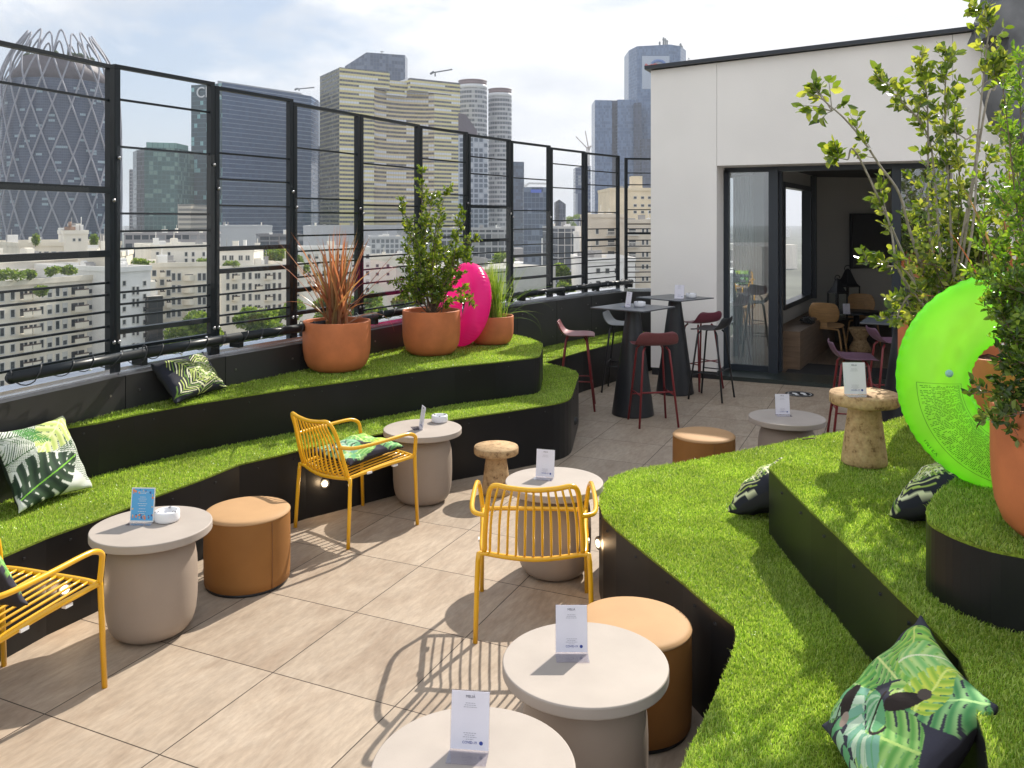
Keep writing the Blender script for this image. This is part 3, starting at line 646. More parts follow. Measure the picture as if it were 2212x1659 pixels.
# behind and beside
tower('tower', 'slim pale tower behind the gap between blue and gold striped towers', [(668, 900), (692, 900)], 220, 20, cell_mat('pale_slim', 5, 12, .35, .3, (.5, .53, .6), (.25, .3, .42), (.62, .64, .68), .4))
tower('tower', 'dark slim tower under the slim pale tower', [(664, 800), (694, 800)], 316, 20, cell_mat('dark_slim', 2.4, 3.2, .25, .3, (.14, .15, .18), (.06, .07, .1), (.3, .3, .33), .12))
# gold striped tower
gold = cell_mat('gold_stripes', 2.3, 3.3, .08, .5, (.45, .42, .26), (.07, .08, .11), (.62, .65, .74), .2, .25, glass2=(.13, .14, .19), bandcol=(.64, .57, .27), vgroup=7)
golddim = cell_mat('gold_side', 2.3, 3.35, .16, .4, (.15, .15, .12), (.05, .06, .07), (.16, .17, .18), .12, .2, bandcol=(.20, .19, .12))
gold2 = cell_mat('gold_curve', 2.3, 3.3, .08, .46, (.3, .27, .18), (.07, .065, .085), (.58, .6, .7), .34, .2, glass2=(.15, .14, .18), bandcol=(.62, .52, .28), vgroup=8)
D0, D1 = 650, 710
fg = Face(733, D0, 994, D1); gz = ZV(145, D0)
gtw = thing('striped_tower', 'wide gold and grey striped tower with a curved hollow front', 'tower', tuple(fg.a + Vector((0, 0, GZ)))); inv = Vector(gtw.location)
def L2(p): return (p.x - inv.x, p.y - inv.y)
def fp(u, back=0): p, d = fg.at(u); return p - fg.n * back
m = MB(); arc = []
for i in range(17):
    t = i / 16; u = 808 + (938 - 808) * t; arc.append(fp(u, 11 * math.sin(math.pi * t) ** .6 if 0 < t < 1 else 0))
zlow = ZV(190, 670) - GZ
m.prism([L2(p) for p in [fp(733), fp(808), fp(808, 60), P(733, 715)]], 0, zlow, 0, 1)
m.prism([L2(p) for p in [fp(938), fp(994), fp(994, 60), fp(938, 60)]], 0, zlow, 0, 1)
m.build('flat_wing', [gold, roofm], gtw)
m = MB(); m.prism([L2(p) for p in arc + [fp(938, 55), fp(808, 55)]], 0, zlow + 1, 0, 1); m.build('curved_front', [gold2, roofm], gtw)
m = MB(); m.prism([L2(p) for p in [fp(733), fp(842), fp(842, 60), P(733, 715)]], zlow, gz - GZ, 0, 1); m.prism([L2(p) for p in [fp(886, 0), fp(994), fp(994, 60), fp(886, 60)]], zlow, gz - GZ - 2.5, 0, 1)
m.prism([L2(p) for p in [fp(842, 6), fp(886, 6), fp(886, 60), fp(842, 60)]], zlow - 4, gz - GZ - 5, 0, 1); m.build('top_box', [gold, roofm], gtw)
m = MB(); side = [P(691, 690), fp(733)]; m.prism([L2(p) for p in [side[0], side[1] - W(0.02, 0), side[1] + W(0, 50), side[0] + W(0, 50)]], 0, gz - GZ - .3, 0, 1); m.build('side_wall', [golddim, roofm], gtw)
kp = tower('wedge_tower', 'blue glass wedge tower rising behind the gold striped tower', [(745, 840), (792, 830), (875, 850)], 114, 20, cell_mat('wedge_glass', 3.2, 3.6, .12, .1, (.12, .15, .2), (.09, .12, .2), (.14, .18, .27), .3, .15), ztops=[143, 113, 119], z0=60)
antenna('antenna', 'thin mast on top of the blue wedge tower', 825, 838, 117, 110)
antenna('roof_crane', 'long folded crane arm on the gold striped tower roof', 940, 690, 165, 150, 'boom')
# round towers
cylm = cell_mat('round_bands', 2.6, 4.3, .12, .42, (.42, .43, .46), (.13, .15, .18), (.36, .38, .4), .2, .2, bandcol=(.44, .45, .48))
def round_tower(label, u, d, rpx, vt):
    c = P(u, d); r = rpx * d / F; t = thing('round_tower', label, 'tower', (c.x, c.y, GZ), 0, 'round banded towers'); H = ZV(vt, d) - GZ
    m = MB(); NN = 48; z1 = H - 7; vs = []; fs = []; uv = []
    for z in (0, z1):
        for k in range(NN): a = 2 * math.pi * k / NN; vs.append((r * math.cos(a), r * math.sin(a), z))
    s_ = 2 * math.pi * r / NN
    for k in range(NN): k2 = (k + 1) % NN; fs.append((k, k2, NN + k2, NN + k)); uv.append([(k * s_, 0), ((k + 1) * s_, 0), ((k + 1) * s_, z1), (k * s_, z1)])
    m.add(vs, fs, 0, True, uv); m.build('banded_wall', cylm, t)
    m = MB(); m.lathe([(r, z1), (r, z1 + 3.5)], 48, 0); m.build('white_ring', mat('tower_white', (.6, .62, .65), .5), t)
    m = MB(); m.lathe([(r * .97, z1 + 3.5), (r * .97, H)], 48, 0); m.build('brown_crown', mat('tower_brown', (.22, .16, .17), .6), t)
    m = MB(); m.lathe([(r, H + .01), (r, H + .8), (r - .4, H + .8), (r - .4, H + .01)], 40, 0, caps=False); m.build('railing', MATS['tower_brown'], t)
round_tower('left and taller of the two round banded towers', 1021, 780, 31, 177)
round_tower('right round banded tower with brown crown, standing free against the sky', 1080, 800, 25.5, 195)
sl = tower('tower', 'grey glass tower with a dark slanted top in front of the round towers', [(990, 600), (1016, 598), (1053, 602)], 292, 24, cell_mat('slant_glass', 3.6, 3.6, .28, .3, (.34, .38, .44), (.12, .15, .2), (.42, .45, .5), .25))
tower('x', 'x', [(990, 604), (1006, 604), (1030, 608)], 246, 12, mat('dark_slant', (.10, .085, .11), .5, noise=(.1, .1)), ztops=[244, 247, 282], root=sl, part='slanted_top', z0=ZV(295, 604), mroof=MATS['dark_slant'])
tower('tower', 'plain dark blue tower behind the right round tower', [(1103, 900), (1132, 905)], 349, 30, cell_mat('dark_blue', 2.8, 3.6, .08, .1, (.05, .08, .14), (.04, .07, .13), (.06, .1, .17), .3))
of = tower('office_block', 'blue glass office block with white roof frame and blue sign', [(1131, 560), (1193, 562)], 404, 40, cell_mat('office_blue', 2.6, 3.6, .1, .14, (.10, .14, .2), (.06, .09, .15), (.14, .18, .25), .25))
inv = Vector(of.location); p = P(1158, 558) - inv; m = MB(); m.cbox((p.x, p.y, ZV(413, 560) - inv.z), (7, .6, 2.2), 0, R(YAW)); m.build('blue_sign', mat('blue_sign', (.06, .12, .5), .4), of)
m = MB()
for (u, v0, v1) in ((1134, 404, 397), (1190, 404, 397)): p0 = P(u, 560) - inv; m.tube([(p0.x, p0.y, ZV(v0, 560) - inv.z), (p0.x, p0.y, ZV(v1, 560) - inv.z)], .4, 5)
for (ua, va, ub, vb) in ((1134, 404, 1142, 396), (1142, 396, 1190, 397), (1190, 397, 1193, 404)): pa, pb = P(ua, 560) - inv, P(ub, 560) - inv; m.bar((pa.x, pa.y, ZV(va, 560) - inv.z), (pb.x, pb.y, ZV(vb, 560) - inv.z), 1, 1.2)
m.build('roof_frame', mat('roof_white', (.55, .56, .58), .5), of)
tower('tower', 'small dark ribbed tower with pointed roof right of the blue office block', [(1200, 600), (1208, 592), (1222, 596)], 436, 20, cell_mat('ribbed', 1.6, 3.6, .3, .1, (.12, .14, .18), (.05, .06, .09), (.1, .1, .15), .2), ztops=[436, 431, 441])
od = tower('curved_tower', 'dark blue unfinished tower with a curved horned roof', [(1243, 900), (1276, 905)], 372, 30, cell_mat('horn', 3, 3.6, .1, .3, (.14, .17, .24), (.07, .1, .19), (.3, .33, .38), .2), ztops=[362, 358])
tower('x', 'x', [(1243, 896), (1268, 898)], 418, 12, cell_mat('horn2', 7, 40, .35, .01, (.3, .33, .4), (.06, .09, .18), (.06, .09, .18), .2), root=od, part='ribbed_base')
def crane(label, u, d, v0, v1, lean):
    m = MB(); h = ZV(v1, d) - ZV(v0, d)
    m.tube([(0, 0, 0), (0, 0, h * .45)], .8, 4); m.tube([(0, 0, h * .45), (lean, 0, h)], .6, 4); m.tube([(0, 0, h * .45), (-lean * .4, 0, h * .55)], .8, 4)
    return tag(m.build('tower_crane', mat('crane_white', (.55, .5, .48), .6), None, tuple(P(u, d, ZV(v0, d))), R(YAW)), label, 'crane', 'tower cranes above the unfinished tower')
crane('upright thin tower crane above the curved horned tower', 1272, 930, 358, 283, -4)
crane('leaning thin tower crane left of the upright crane', 1268, 920, 340, 295, -12)
# blue twin tower with coloured emblem
bt = cell_mat('twin_glass', 2.0, 3.6, .1, .12, (.12, .17, .27), (.10, .16, .29), (.13, .2, .34), .35, .12, .1)
btd = cell_mat('twin_dark', 2.0, 3.6, .1, .12, (.05, .07, .12), (.04, .06, .11), (.06, .08, .14), .3, .12)
tt = tower('octagonal_tower', 'tallest blue glass tower with a red and blue emblem near its top', [(1358, 1010), (1376, 985), (1448, 975), (1470, 985), (1482, 1010)], 96, 40, bt, vref=2)
tower('x', 'x', [(1285, 960), (1322, 962)], 216, 40, bt, root=tt, part='lower_wing')
tower('x', 'x', [(1322, 972), (1334, 972)], 217, 30, btd, root=tt, part='recess')
tower('x', 'x', [(1334, 960), (1374, 962)], 215, 40, bt, root=tt, part='lower_wing')
tower('x', 'x', [(1370, 957), (1386, 955)], 222, 30, btd, root=tt, part='recess')
tower('x', 'x', [(1386, 945), (1412, 945)], 300, 20, btd, root=tt, part='lower_block')
inv = Vector(tt.location); m = MB(); fT = Face(1376, 985, 1448, 975)
def tp(u, v, off=.6): p, d = fT.at(u); p = p + fT.n * off - inv; return Vector((p.x, p.y, ZV(v, d) - inv.z))
vs = [tp(u, v, .4) for u, v in ((1387, 121), (1446, 121), (1446, 192), (1387, 192))]; m.add(vs, [(0, 1, 2, 3)], 0)
m.build('pale_panel', mat('emblem_panel', (.36, .42, .52), .4), tt)
m = MB(); m.tube([tp(1394, 140, 1), tp(1402, 144, 1), tp(1414, 140, 1), tp(1426, 144, 1)], 1.8, 6, smooth_path=4); m.build('red_emblem', mat('emblem_red', (.5, .05, .05), .5), tt)
m = MB(); m.tube([tp(1408, 138, 1.2), tp(1418, 132, 1.2), tp(1432, 134, 1.2), tp(1438, 144, 1.2), tp(1430, 152, 1.2)], 1.8, 6, smooth_path=4); m.build('blue_emblem', mat('emblem_blue', (.06, .15, .42), .5), tt)
for u, h in ((1425, 8), (1433, 13), (1437, 12), (1441, 10), (1470, 6)): m = MB(); p = P(u, 1000) - inv; z = ZV(97, 980) - inv.z; m.tube([(p.x, p.y, z), (p.x, p.y, z + h)], 1.0, 5); m.bar((p.x - 1.5, p.y, z + h * .8), (p.x + 1.5, p.y, z + h * .8), .6, .6); m.build('roof_antenna', MATS['crane_steel'], tt)
for u in (1425, 1466): m = MB(); p = P(u, 1004) - inv; m.cbox((p.x, p.y, ZV(97, 980) - inv.z + 1.5), (9, 6, 4)); m.build('roof_plant', MATS['crane_steel'], tt)
antenna('antenna', 'thin mast beside the tallest tower above the terrace roof edge', 1488, 960, 142, 124)
# far suburbs that read as one mass
m = MB()
for k in range(900):
    d = 330 + 3600 * rng.random() ** 1.5; u = rng.uniform(-150, 1700); h = rng.uniform(10, 26) * (1 if rng.random() > .04 else 1.8)
    if d < 420 and 250 < u: continue
    p = P(u, d); w = rng.uniform(10, 34); m.cbox((p.x, p.y, GZ + h / 2), (w, rng.uniform(10, 26), h), int(rng.integers(0, 4)), rng.uniform(0, 3.1))
for k in range(260):
    a = rng.uniform(0, 6.28); d = rng.uniform(90, 1500); x, y = d * math.cos(a), d * math.sin(a); fw_ = -sy * x + cy * y
    if fw_ > -20: continue
    h = rng.uniform(26, 46) if d < 500 else rng.uniform(20, 60); m.cbox((x, y, GZ + h / 2), (rng.uniform(12, 34), rng.uniform(10, 26), h), int(rng.integers(0, 4)), rng.uniform(0, 3.1))
tag(m.build('distant_city', [cream2, whiter, greyr, bandg]), 'mass of low pale city roofs reaching to the horizon', None, None, 'stuff')
tag(bpy.data.objects['distant_city'], None, 'city roofs')

# -- trees
def leaf_cloud(centers, radii, n, size, flat=.7, seed=0, up=.3):
    g = np.random.default_rng(seed); cs = np.array(centers); rs = np.array(radii); pr = rs ** 2; pr = pr / pr.sum()
    k = g.choice(len(cs), n, p=pr); v = g.normal(size=(n, 3)); v /= np.linalg.norm(v, axis=1)[:, None]; rr = g.random(n) ** .45
    pos = cs[k] + v * (rs[k] * rr)[:, None] * np.array([1, 1, flat])
    return pos, v
def leaf_quads(pos, size, g, bias=None, aspect=.55, fold=.25, jit=.4):
    """one folded pointed leaf (2 quads sharing a rib) per position"""
    n = len(pos); d = g.normal(size=(n, 3)) if bias is None else bias + g.normal(size=(n, 3)) * jit
    d /= np.linalg.norm(d, axis=1)[:, None] + 1e-9
    r = g.normal(size=(n, 3)); s = np.cross(d, r); s /= np.linalg.norm(s, axis=1)[:, None] + 1e-9; nn = np.cross(d, s)
    L = size * g.uniform(.65, 1.25, n); L = L[:, None]; w = L * aspect * .5
    base = pos; tip = pos + d * L - nn * L * .12; mid1 = pos + d * L * .35; mid2 = pos + d * L * .72 - nn * L * .03
    a = mid1 + s * w + nn * w * fold; b = mid2 + s * w * .8 + nn * w * fold; c = mid1 - s * w + nn * w * fold; e = mid2 - s * w * .8 + nn * w * fold
    V = np.stack([base, a, b, tip, e, c], 1).reshape(-1, 3); o = np.arange(n)[:, None] * 6
    Fq = np.concatenate([o + np.array([[0, 1, 2, 3]]), o + np.array([[0, 3, 4, 5]])], 0)
    return V, Fq
def city_tree(label, u, v, d, rpx, seed, cat='tree', group='leafy trees between the blocks', h=7):
    c = P(u, d, ZV(v, d)); r = rpx * d / F; g = np.random.default_rng(seed); t = thing('tree', label, cat, (c.x, c.y, c.z - r - h), 0, group)
    cs = [(g.uniform(-.8, .8) * r, g.uniform(-.8, .8) * r, h + r * g.uniform(-.7, 1.5)) for _ in range(14)]; rs = [r * g.uniform(.28, .55) for _ in range(14)]
    pos, nv = leaf_cloud(cs, rs, int(2000 + 110 * rpx), 1, .8, seed); V, Fq = leaf_quads(pos, .62, g, nv + np.array([0, 0, .4]), .8)
    link('crown', raw_mesh('crown', V, Fq, city_leaf), t)
    m = MB(); m.tube([(0, 0, 0), (.1, 0, h * .6), (0, .2, h + r * .6)], .35, 7, taper=.5)
    for q in cs[:5]: m.tube([(0, 0, h * .7), tuple(x * .6 + (0, 0, h * .3)[i] for i, x in enumerate(q))], .16, 5, taper=.4)
    m.build('trunk', bark, t)
for i, a in enumerate((('bright green tree behind the lower part of the second fence panel', 408, 722, 135, 56), ('leafy tree in front of the loggia block behind the third panel', 550, 702, 150, 48), ('leafy tree left part of the third panel, beside the flax', 612, 690, 160, 46),
                       ('tree crown seen through the flax leaves', 700, 660, 180, 36), ('tree crown between flax pot and green shrub', 800, 655, 175, 40), ('tree crown just behind the green shrub', 880, 650, 180, 36),
                       ('dark tree behind the pot of feathery grass', 1078, 570, 230, 34), ('tree right of the hall roof, its trunk hidden by the fence', 1238, 575, 200, 34), ('tree below the dark fence corner', 1232, 640, 150, 36), ('small tree in front of the hall wall', 1148, 640, 140, 20), ('bushy tree behind the white low roof', 590, 556, 250, 26), ('tree beside the bushy one behind the third panel', 640, 560, 255, 18), ('far tree between the dark low block and the fence', 1235, 474, 700, 14), ('dark tree low behind the feathery grass pot', 1040, 640, 160, 30))):
    city_tree(*a, seed=100 + i)
def topiary(label, u, v0, v1, d, wpx, group='clipped bushes on the far roof terrace'):
    c = P(u, d, ZV(v1, d)); h = (v1 - v0) * d / F; r = wpx * d / F / 2; t = thing('clipped_bush', label, 'bush', tuple(c), 0, group); g = np.random.default_rng(int(u))
    cs = [(0, 0, h * (.25 + .09 * k)) for k in range(8)]; rs = [r * math.sin(math.pi * (.2 + .095 * k)) for k in range(8)]
    pos, nv = leaf_cloud(cs, rs, 900, 1, 1, int(u)); V, Fq = leaf_quads(pos, .3, g, nv, .8); link('crown', raw_mesh('crown', V, Fq, MATS['city_leaves']), t)
    m = MB(); m.tube([(0, 0, 0), (0, 0, h * .5)], .08, 6); m.build('trunk', bark, t)
topiary('left clipped oval bush on the cream roof terrace', 77, 504, 533, 192, 15); topiary('right clipped oval bush on the cream roof terrace', 203, 505, 535, 194, 17)
def roof_bush(label, u, v, d, w, seed):
    c = P(u, d, ZV(v, d)); g = np.random.default_rng(seed); ww = w * d / F / 2
    cs = [(x, g.uniform(-.5, .5), g.uniform(.2, .9)) for x in np.linspace(-ww, ww, 6)]; pos, nv = leaf_cloud(cs, [ww * .35 + .3] * 6, 700, 1, .8, seed); V, Fq = leaf_quads(pos, .4, g, nv + np.array([0, 0, .5]), .8)
    o = link('roof_shrub', raw_mesh('roof_shrub', V, Fq, city_leaf), None, tuple(c)); o.rotation_euler = (0, 0, R(YAW)); tag(o, label, 'shrub', 'shrubs on the apartment roofs')
for i, a in enumerate((('low shrubs at the far left of the roof terrace', 18, 603, 139, 50), ('round shrub on the terrace right of the low shrubs', 66, 600, 142, 14), ('rusty green shrub in the middle of the roof terrace', 112, 594, 147, 18), ('bright green shrub at the right end of the roof terrace', 147, 590, 151, 22), ('low hedge on the ivory roof behind the second panel', 312, 575, 168, 34), ('shrub on the cream roof beside the second fence post', 447, 573, 173, 28), ('hedge on the loggia block roof', 500, 577, 208, 22), ('small shrub on a ledge of the long cream block', 88, 636, 140, 16))):
    roof_bush(*a, seed=300 + i)
# haze over the distance
m = MB(); m.box(-8500, 8500, -8500, 8500, GZ - 1, 240); hz = m.build('haze', [])
hm = bpy.data.materials.new('haze'); hm.use_nodes = True; hn = hm.node_tree
for n_ in list(hn.nodes): hn.nodes.remove(n_)
ho = hn.nodes.new('ShaderNodeOutputMaterial'); hv = hn.nodes.new('ShaderNodeVolumePrincipled'); hv.inputs['Color'].default_value = (.86, .91, 1, 1); hv.inputs['Density'].default_value = .0002
hn.links.new(hv.outputs[0], ho.inputs['Volume']); hz.data.materials.append(hm); tag(hz, None, None, None, 'stuff')
# ================================================================== THE TERRACE
# floor slab of the roof; the parapet line (inner face) in plan, following the bent edge of the building
SILL = [(-60, 868), (0, 853), (277, 796), (463, 766), (493, 756), (640, 733), (804, 703), (864, 690), (1120, 653), (1270, 633), (1357, 623)]
def sill_v(u):
    for (a, va), (b, vb) in zip(SILL, SILL[1:]):
        if a <= u <= b: return va + (vb - va) * (u - a) / (b - a)
    return SILL[-1][1]
def sp(u): return G(u, sill_v(u), 1.0)
wallline = [sp(u) for u in (-60, 271, 487, 649, 793, 920, 1025, 1117, 1203, 1278, 1351)]
# straighten slightly so that the panels read as flat runs
end_back = W((1425 - CU) / F * 11.1, 11.1)
south = wallline[0] + (wallline[0] - wallline[1]).normalized() * 1.6
plan = [south] + wallline + [end_back]
m = MB(); m.prism([(p.x - .25, p.y) for p in plan] + [(3.9, 11.2), (4.6, -1.5), (-4.7, -1.5)], -.3, 0); tag(m.build('terrace_floor', tiles), kind='structure')
m = MB(); base_pts = [(p.x - .3, p.y) for p in plan] + [(5.5, 14), (6, -3), (-5, -3)]; m.prism(base_pts, GZ, -.31); tag(m.build('own_building', whiter), 'white building whose roof carries the terrace', 'building')

def offset_line(pts, o):
    out = []
    for i, p in enumerate(pts):
        a = pts[max(0, i - 1)]; b = pts[min(len(pts) - 1, i + 1)]; t = (b - a).normalized(); out.append(p + Vector((-t.y, t.x, 0)) * o)
    return out
par = thing('parapet', 'low wall of dark flat panels with silver coping along the roof edge', 'wall', (0, 0, 0))
inn = plan; out = offset_line(plan, .2)
for i in range(len(plan) - 1):
    a, b, a2, b2 = inn[i], inn[i + 1], out[i], out[i + 1]; t = (b - a).normalized() * .003
    m = MB(); m.prism([(a.x + t.x, a.y + t.y), (b.x - t.x, b.y - t.y), (b2.x, b2.y), (a2.x, a2.y)], 0, .961, 0)
    nrm = Vector((t.y, -t.x, 0)).normalized()
    for s_ in (.12, .88):
        q = a.lerp(b, s_) + nrm * .001; 
        for z in (.55, .86): m.cbox((q.x, q.y, z), (.012, .012, .012), 1)
    m.build('panel', [panel_mat, steel], par)
    m = MB(); co = offset_line([a, b], .06); c2 = offset_line([a, b], .22)
    m.prism([(co[0].x, co[0].y), (co[1].x, co[1].y), (c2[1].x, c2[1].y), (c2[0].x, c2[0].y)], .962, .975, 0); 
    co = offset_line([a, b], .08); m.prism([(co[0].x, co[0].y), (co[1].x, co[1].y), (c2[1].x, c2[1].y), (c2[0].x, c2[0].y)], .9755, 1.0, 0)
    m.build('coping', alu, par)

# fence: bars listed by their picture heights at the left post of each bay
BAYS = [
 (-60, 262, 261, 150, [(217.9, 1)], [(411, 14), (547, 14)], [610, 636, 672, 704, 733, 760], 408),
 (263.5, 479.5, 264, 147, [(213, 1)], [(718, 11), (755, 7)], [315.7, 461, 500, 538, 633, 659, 687], 316),
 (480.5, 649, 481, 193, [], [(538, 10), (587, 10)], [329.5, 386, 443.5, 637.6, 683.6, 704.4], 386),
 (650, 793, 651, 227.5, [], [(627.6, 9), (677.6, 8)], [318, 427.6, 458.8, 509.6, 543.6, 571.6, 600], 428),
 (794, 920.5, 795, 252.5, [], [(641.6, 8)], [352, 442.8, 478.8, 497.6, 555.6, 583.6, 613.6, 671.6], 444),
 (921.5, 1025, 922, 276.5, [], [(560, 7), (640, 6)], [341.9, 417.8, 488.7, 513.5, 585, 610], 420),
 (1026, 1117, 1026, 294, [], [(445.7, 7), (520.4, 7)], [337.2, 374.2, 548.4, 572.6, 594.4, 619], 446),
 (1118, 1202.5, 1118, 308.5, [], [(554, 6), (603, 6)], [383.5, 454.5, 495.5, 529.7, 579], 455),
 (1203.5, 1277.5, 1204, 322.5, [], [(603, 6)], [352.8, 404.7, 476.8, 515, 548.4, 560.8, 574.2], 0),
 (1278.5, 1351, 1279, 333, [], [(518.8, 5)], [368, 398.5, 458.2, 494.9, 533, 549.3, 563.3, 577.3, 591.3, 603.7, 615], 0),
]
PW_ = .037
fence = thing('glass_fence', 'tall dark steel fence with thin bars and glass panes along the roof edge', 'fence', (0, 0, 0), 0)
def fpt(u): p = sp(min(1357, u)); return Vector((p.x - .1, p.y + .02, 0))
def cam_d(p): return -sy * p.x + cy * p.y
posts_u = []
bolt = MB(); bolt.lathe([(.011, 0), (.012, .003), (.01, .009), (.004, .012)], 10, 0); bolt_me = bolt.mesh('bolt', steel)
def bay(pa, pb, top, thick, thin, glass_top, posts=(1, 1)):
    t = (pb - pa).normalized(); rz = math.atan2(t.y, t.x); L = (pb - pa).length; mid = (pa + pb) / 2
    nr = Vector((t.y, -t.x, 0))
    fr = MB()
    fr.box(-L / 2, -L / 2 + PW_, -.02, .02, .72, top, 0); fr.box(L / 2 - PW_, L / 2, -.02, .02, .72, top, 0)
    fr.box(-L / 2 - .0, L / 2 + .0, -.02, .02, top + .001, top + .024, 0)
    o = fr.build('frame_panel', fence_paint, fence, (mid.x, mid.y, 0), rz)
    for z, h in thick:
        r = MB(); r.box(-L / 2 + PW_, L / 2 - PW_, -.022, .022, -h / 2, h / 2); r.build('rail', fence_paint, o, (0, 0, z))
    for z in thin:
        r = MB(); r.box(-L / 2 + PW_, L / 2 - PW_, -.008, .008, -.0065, .0065); r.build('rail', fence_paint, o, (0, 0, z))
    if glass_top:
        g = MB(); g.add([(-L / 2 + .01, -.026, 1.06), (L / 2 - .01, -.026, 1.06), (L / 2 - .01, -.026, glass_top), (-L / 2 + .01, -.026, glass_top)], [(0, 1, 2, 3)]); g.build('glass_pane', clear_glass, o)
        for x in (-L / 2 + .018, L / 2 - .018):
            for z in (1.16, glass_top - .07):
                b = link('bolt', bolt_me, o, (x, -.03, z)); b.rotation_euler = (R(90), 0, 0)
for (ua, ub, um, vt, mids, thick, thin, gt_) in BAYS:
    pa, pb = fpt(ua), fpt(ub)
    if um > (ua + ub) / 2: dm = cam_d(fpt(ub))
    else: dm = cam_d(pa)
    z = lambda v: ZV(v, dm)
    bay(pa, pb, z(vt), [(z(v), h * dm / F) for v, h in thick], [z(v) for v in thin] + [z(v) for v, _ in mids], z(gt_) if gt_ else 0)
# last bay turns the corner towards the white wall
pa = fpt(1357) + Vector((.03, .05, 0)); pb = W((1432 - CU) / F * 11.35, 11.35); dm = cam_d(pa); z = lambda v: ZV(v, dm)
bay(pa, pb, z(345), [(z(504), .03)], [z(v) for v in (373.6, 399, 452.9, 484, 494.3, 518.8, 532, 545.3, 558, 565, 577, 588, 599, 610)], 0)
# round steel tube in front of the fence, with fairy lights wound round it
tub = thing('handrail', 'thick round dark tube running low in front of the fence', 'handrail', (0, 0, 0))
TL = [p + Vector((.085, 0, .095)) for p in (sp(-8), sp(290), sp(500), sp(650), sp(795), sp(922), sp(1026), sp(1118), sp(1204), sp(1279), sp(1352))]
for a, b in zip(TL, TL[1:]):
    t = (b - a).normalized(); m = MB(); m.tube([a + t * .012, b - t * .012], .031, 16); m.tube([a + t * .0, b], .02, 10); m.build('tube_section', fence_paint, tub)
    q = b; m = MB(); m.cbox((q.x - .04, q.y, q.z - .04), (.09, .04, .07)); m.build('bracket', fence_paint, tub)
ls = thing('fairy_lights', 'black cable with tiny clear bulbs wound round the handrail tube', 'string lights', (0, 0, 0))
path = []; k = 0
tot = 0
for a, b in zip(TL, TL[1:]):
    L = (b - a).length; t = (b - a).normalized(); sx = t.cross(Vector((0, 0, 1))).normalized(); up = Vector((0, 0, 1)); n_ = int(L / .012)
    for j in range(n_):
        tot += .012; w = tot / .17 * 2 * math.pi; w += .9 * math.sin(w * .37); rr = .036 + .016 * max(0, math.sin(tot * 9.1)) ** 3
        path.append(a + t * (L * j / n_) + (sx * math.cos(w) + up * (math.sin(w) - .15 * (math.sin(w) < -.5))) * rr)
m = MB(); m.tube(path, .0032, 4); m.build('cable', black_metal, ls)
bme = MB(); bme.lathe([(.001, 0), (.006, .004), (.007, .012), (.003, .022)], 8, 0); bm_ = bme.mesh('bulb', mat('clear_bulb', (.75, .78, .85), .1, 0, 1))
for j in range(20, len(path), 19)[:98]: b_ = link('bulb', bm_, ls, tuple(path[j])); b_.rotation_euler = (rng.uniform(1, 2.4), 0, rng.uniform(0, 6))

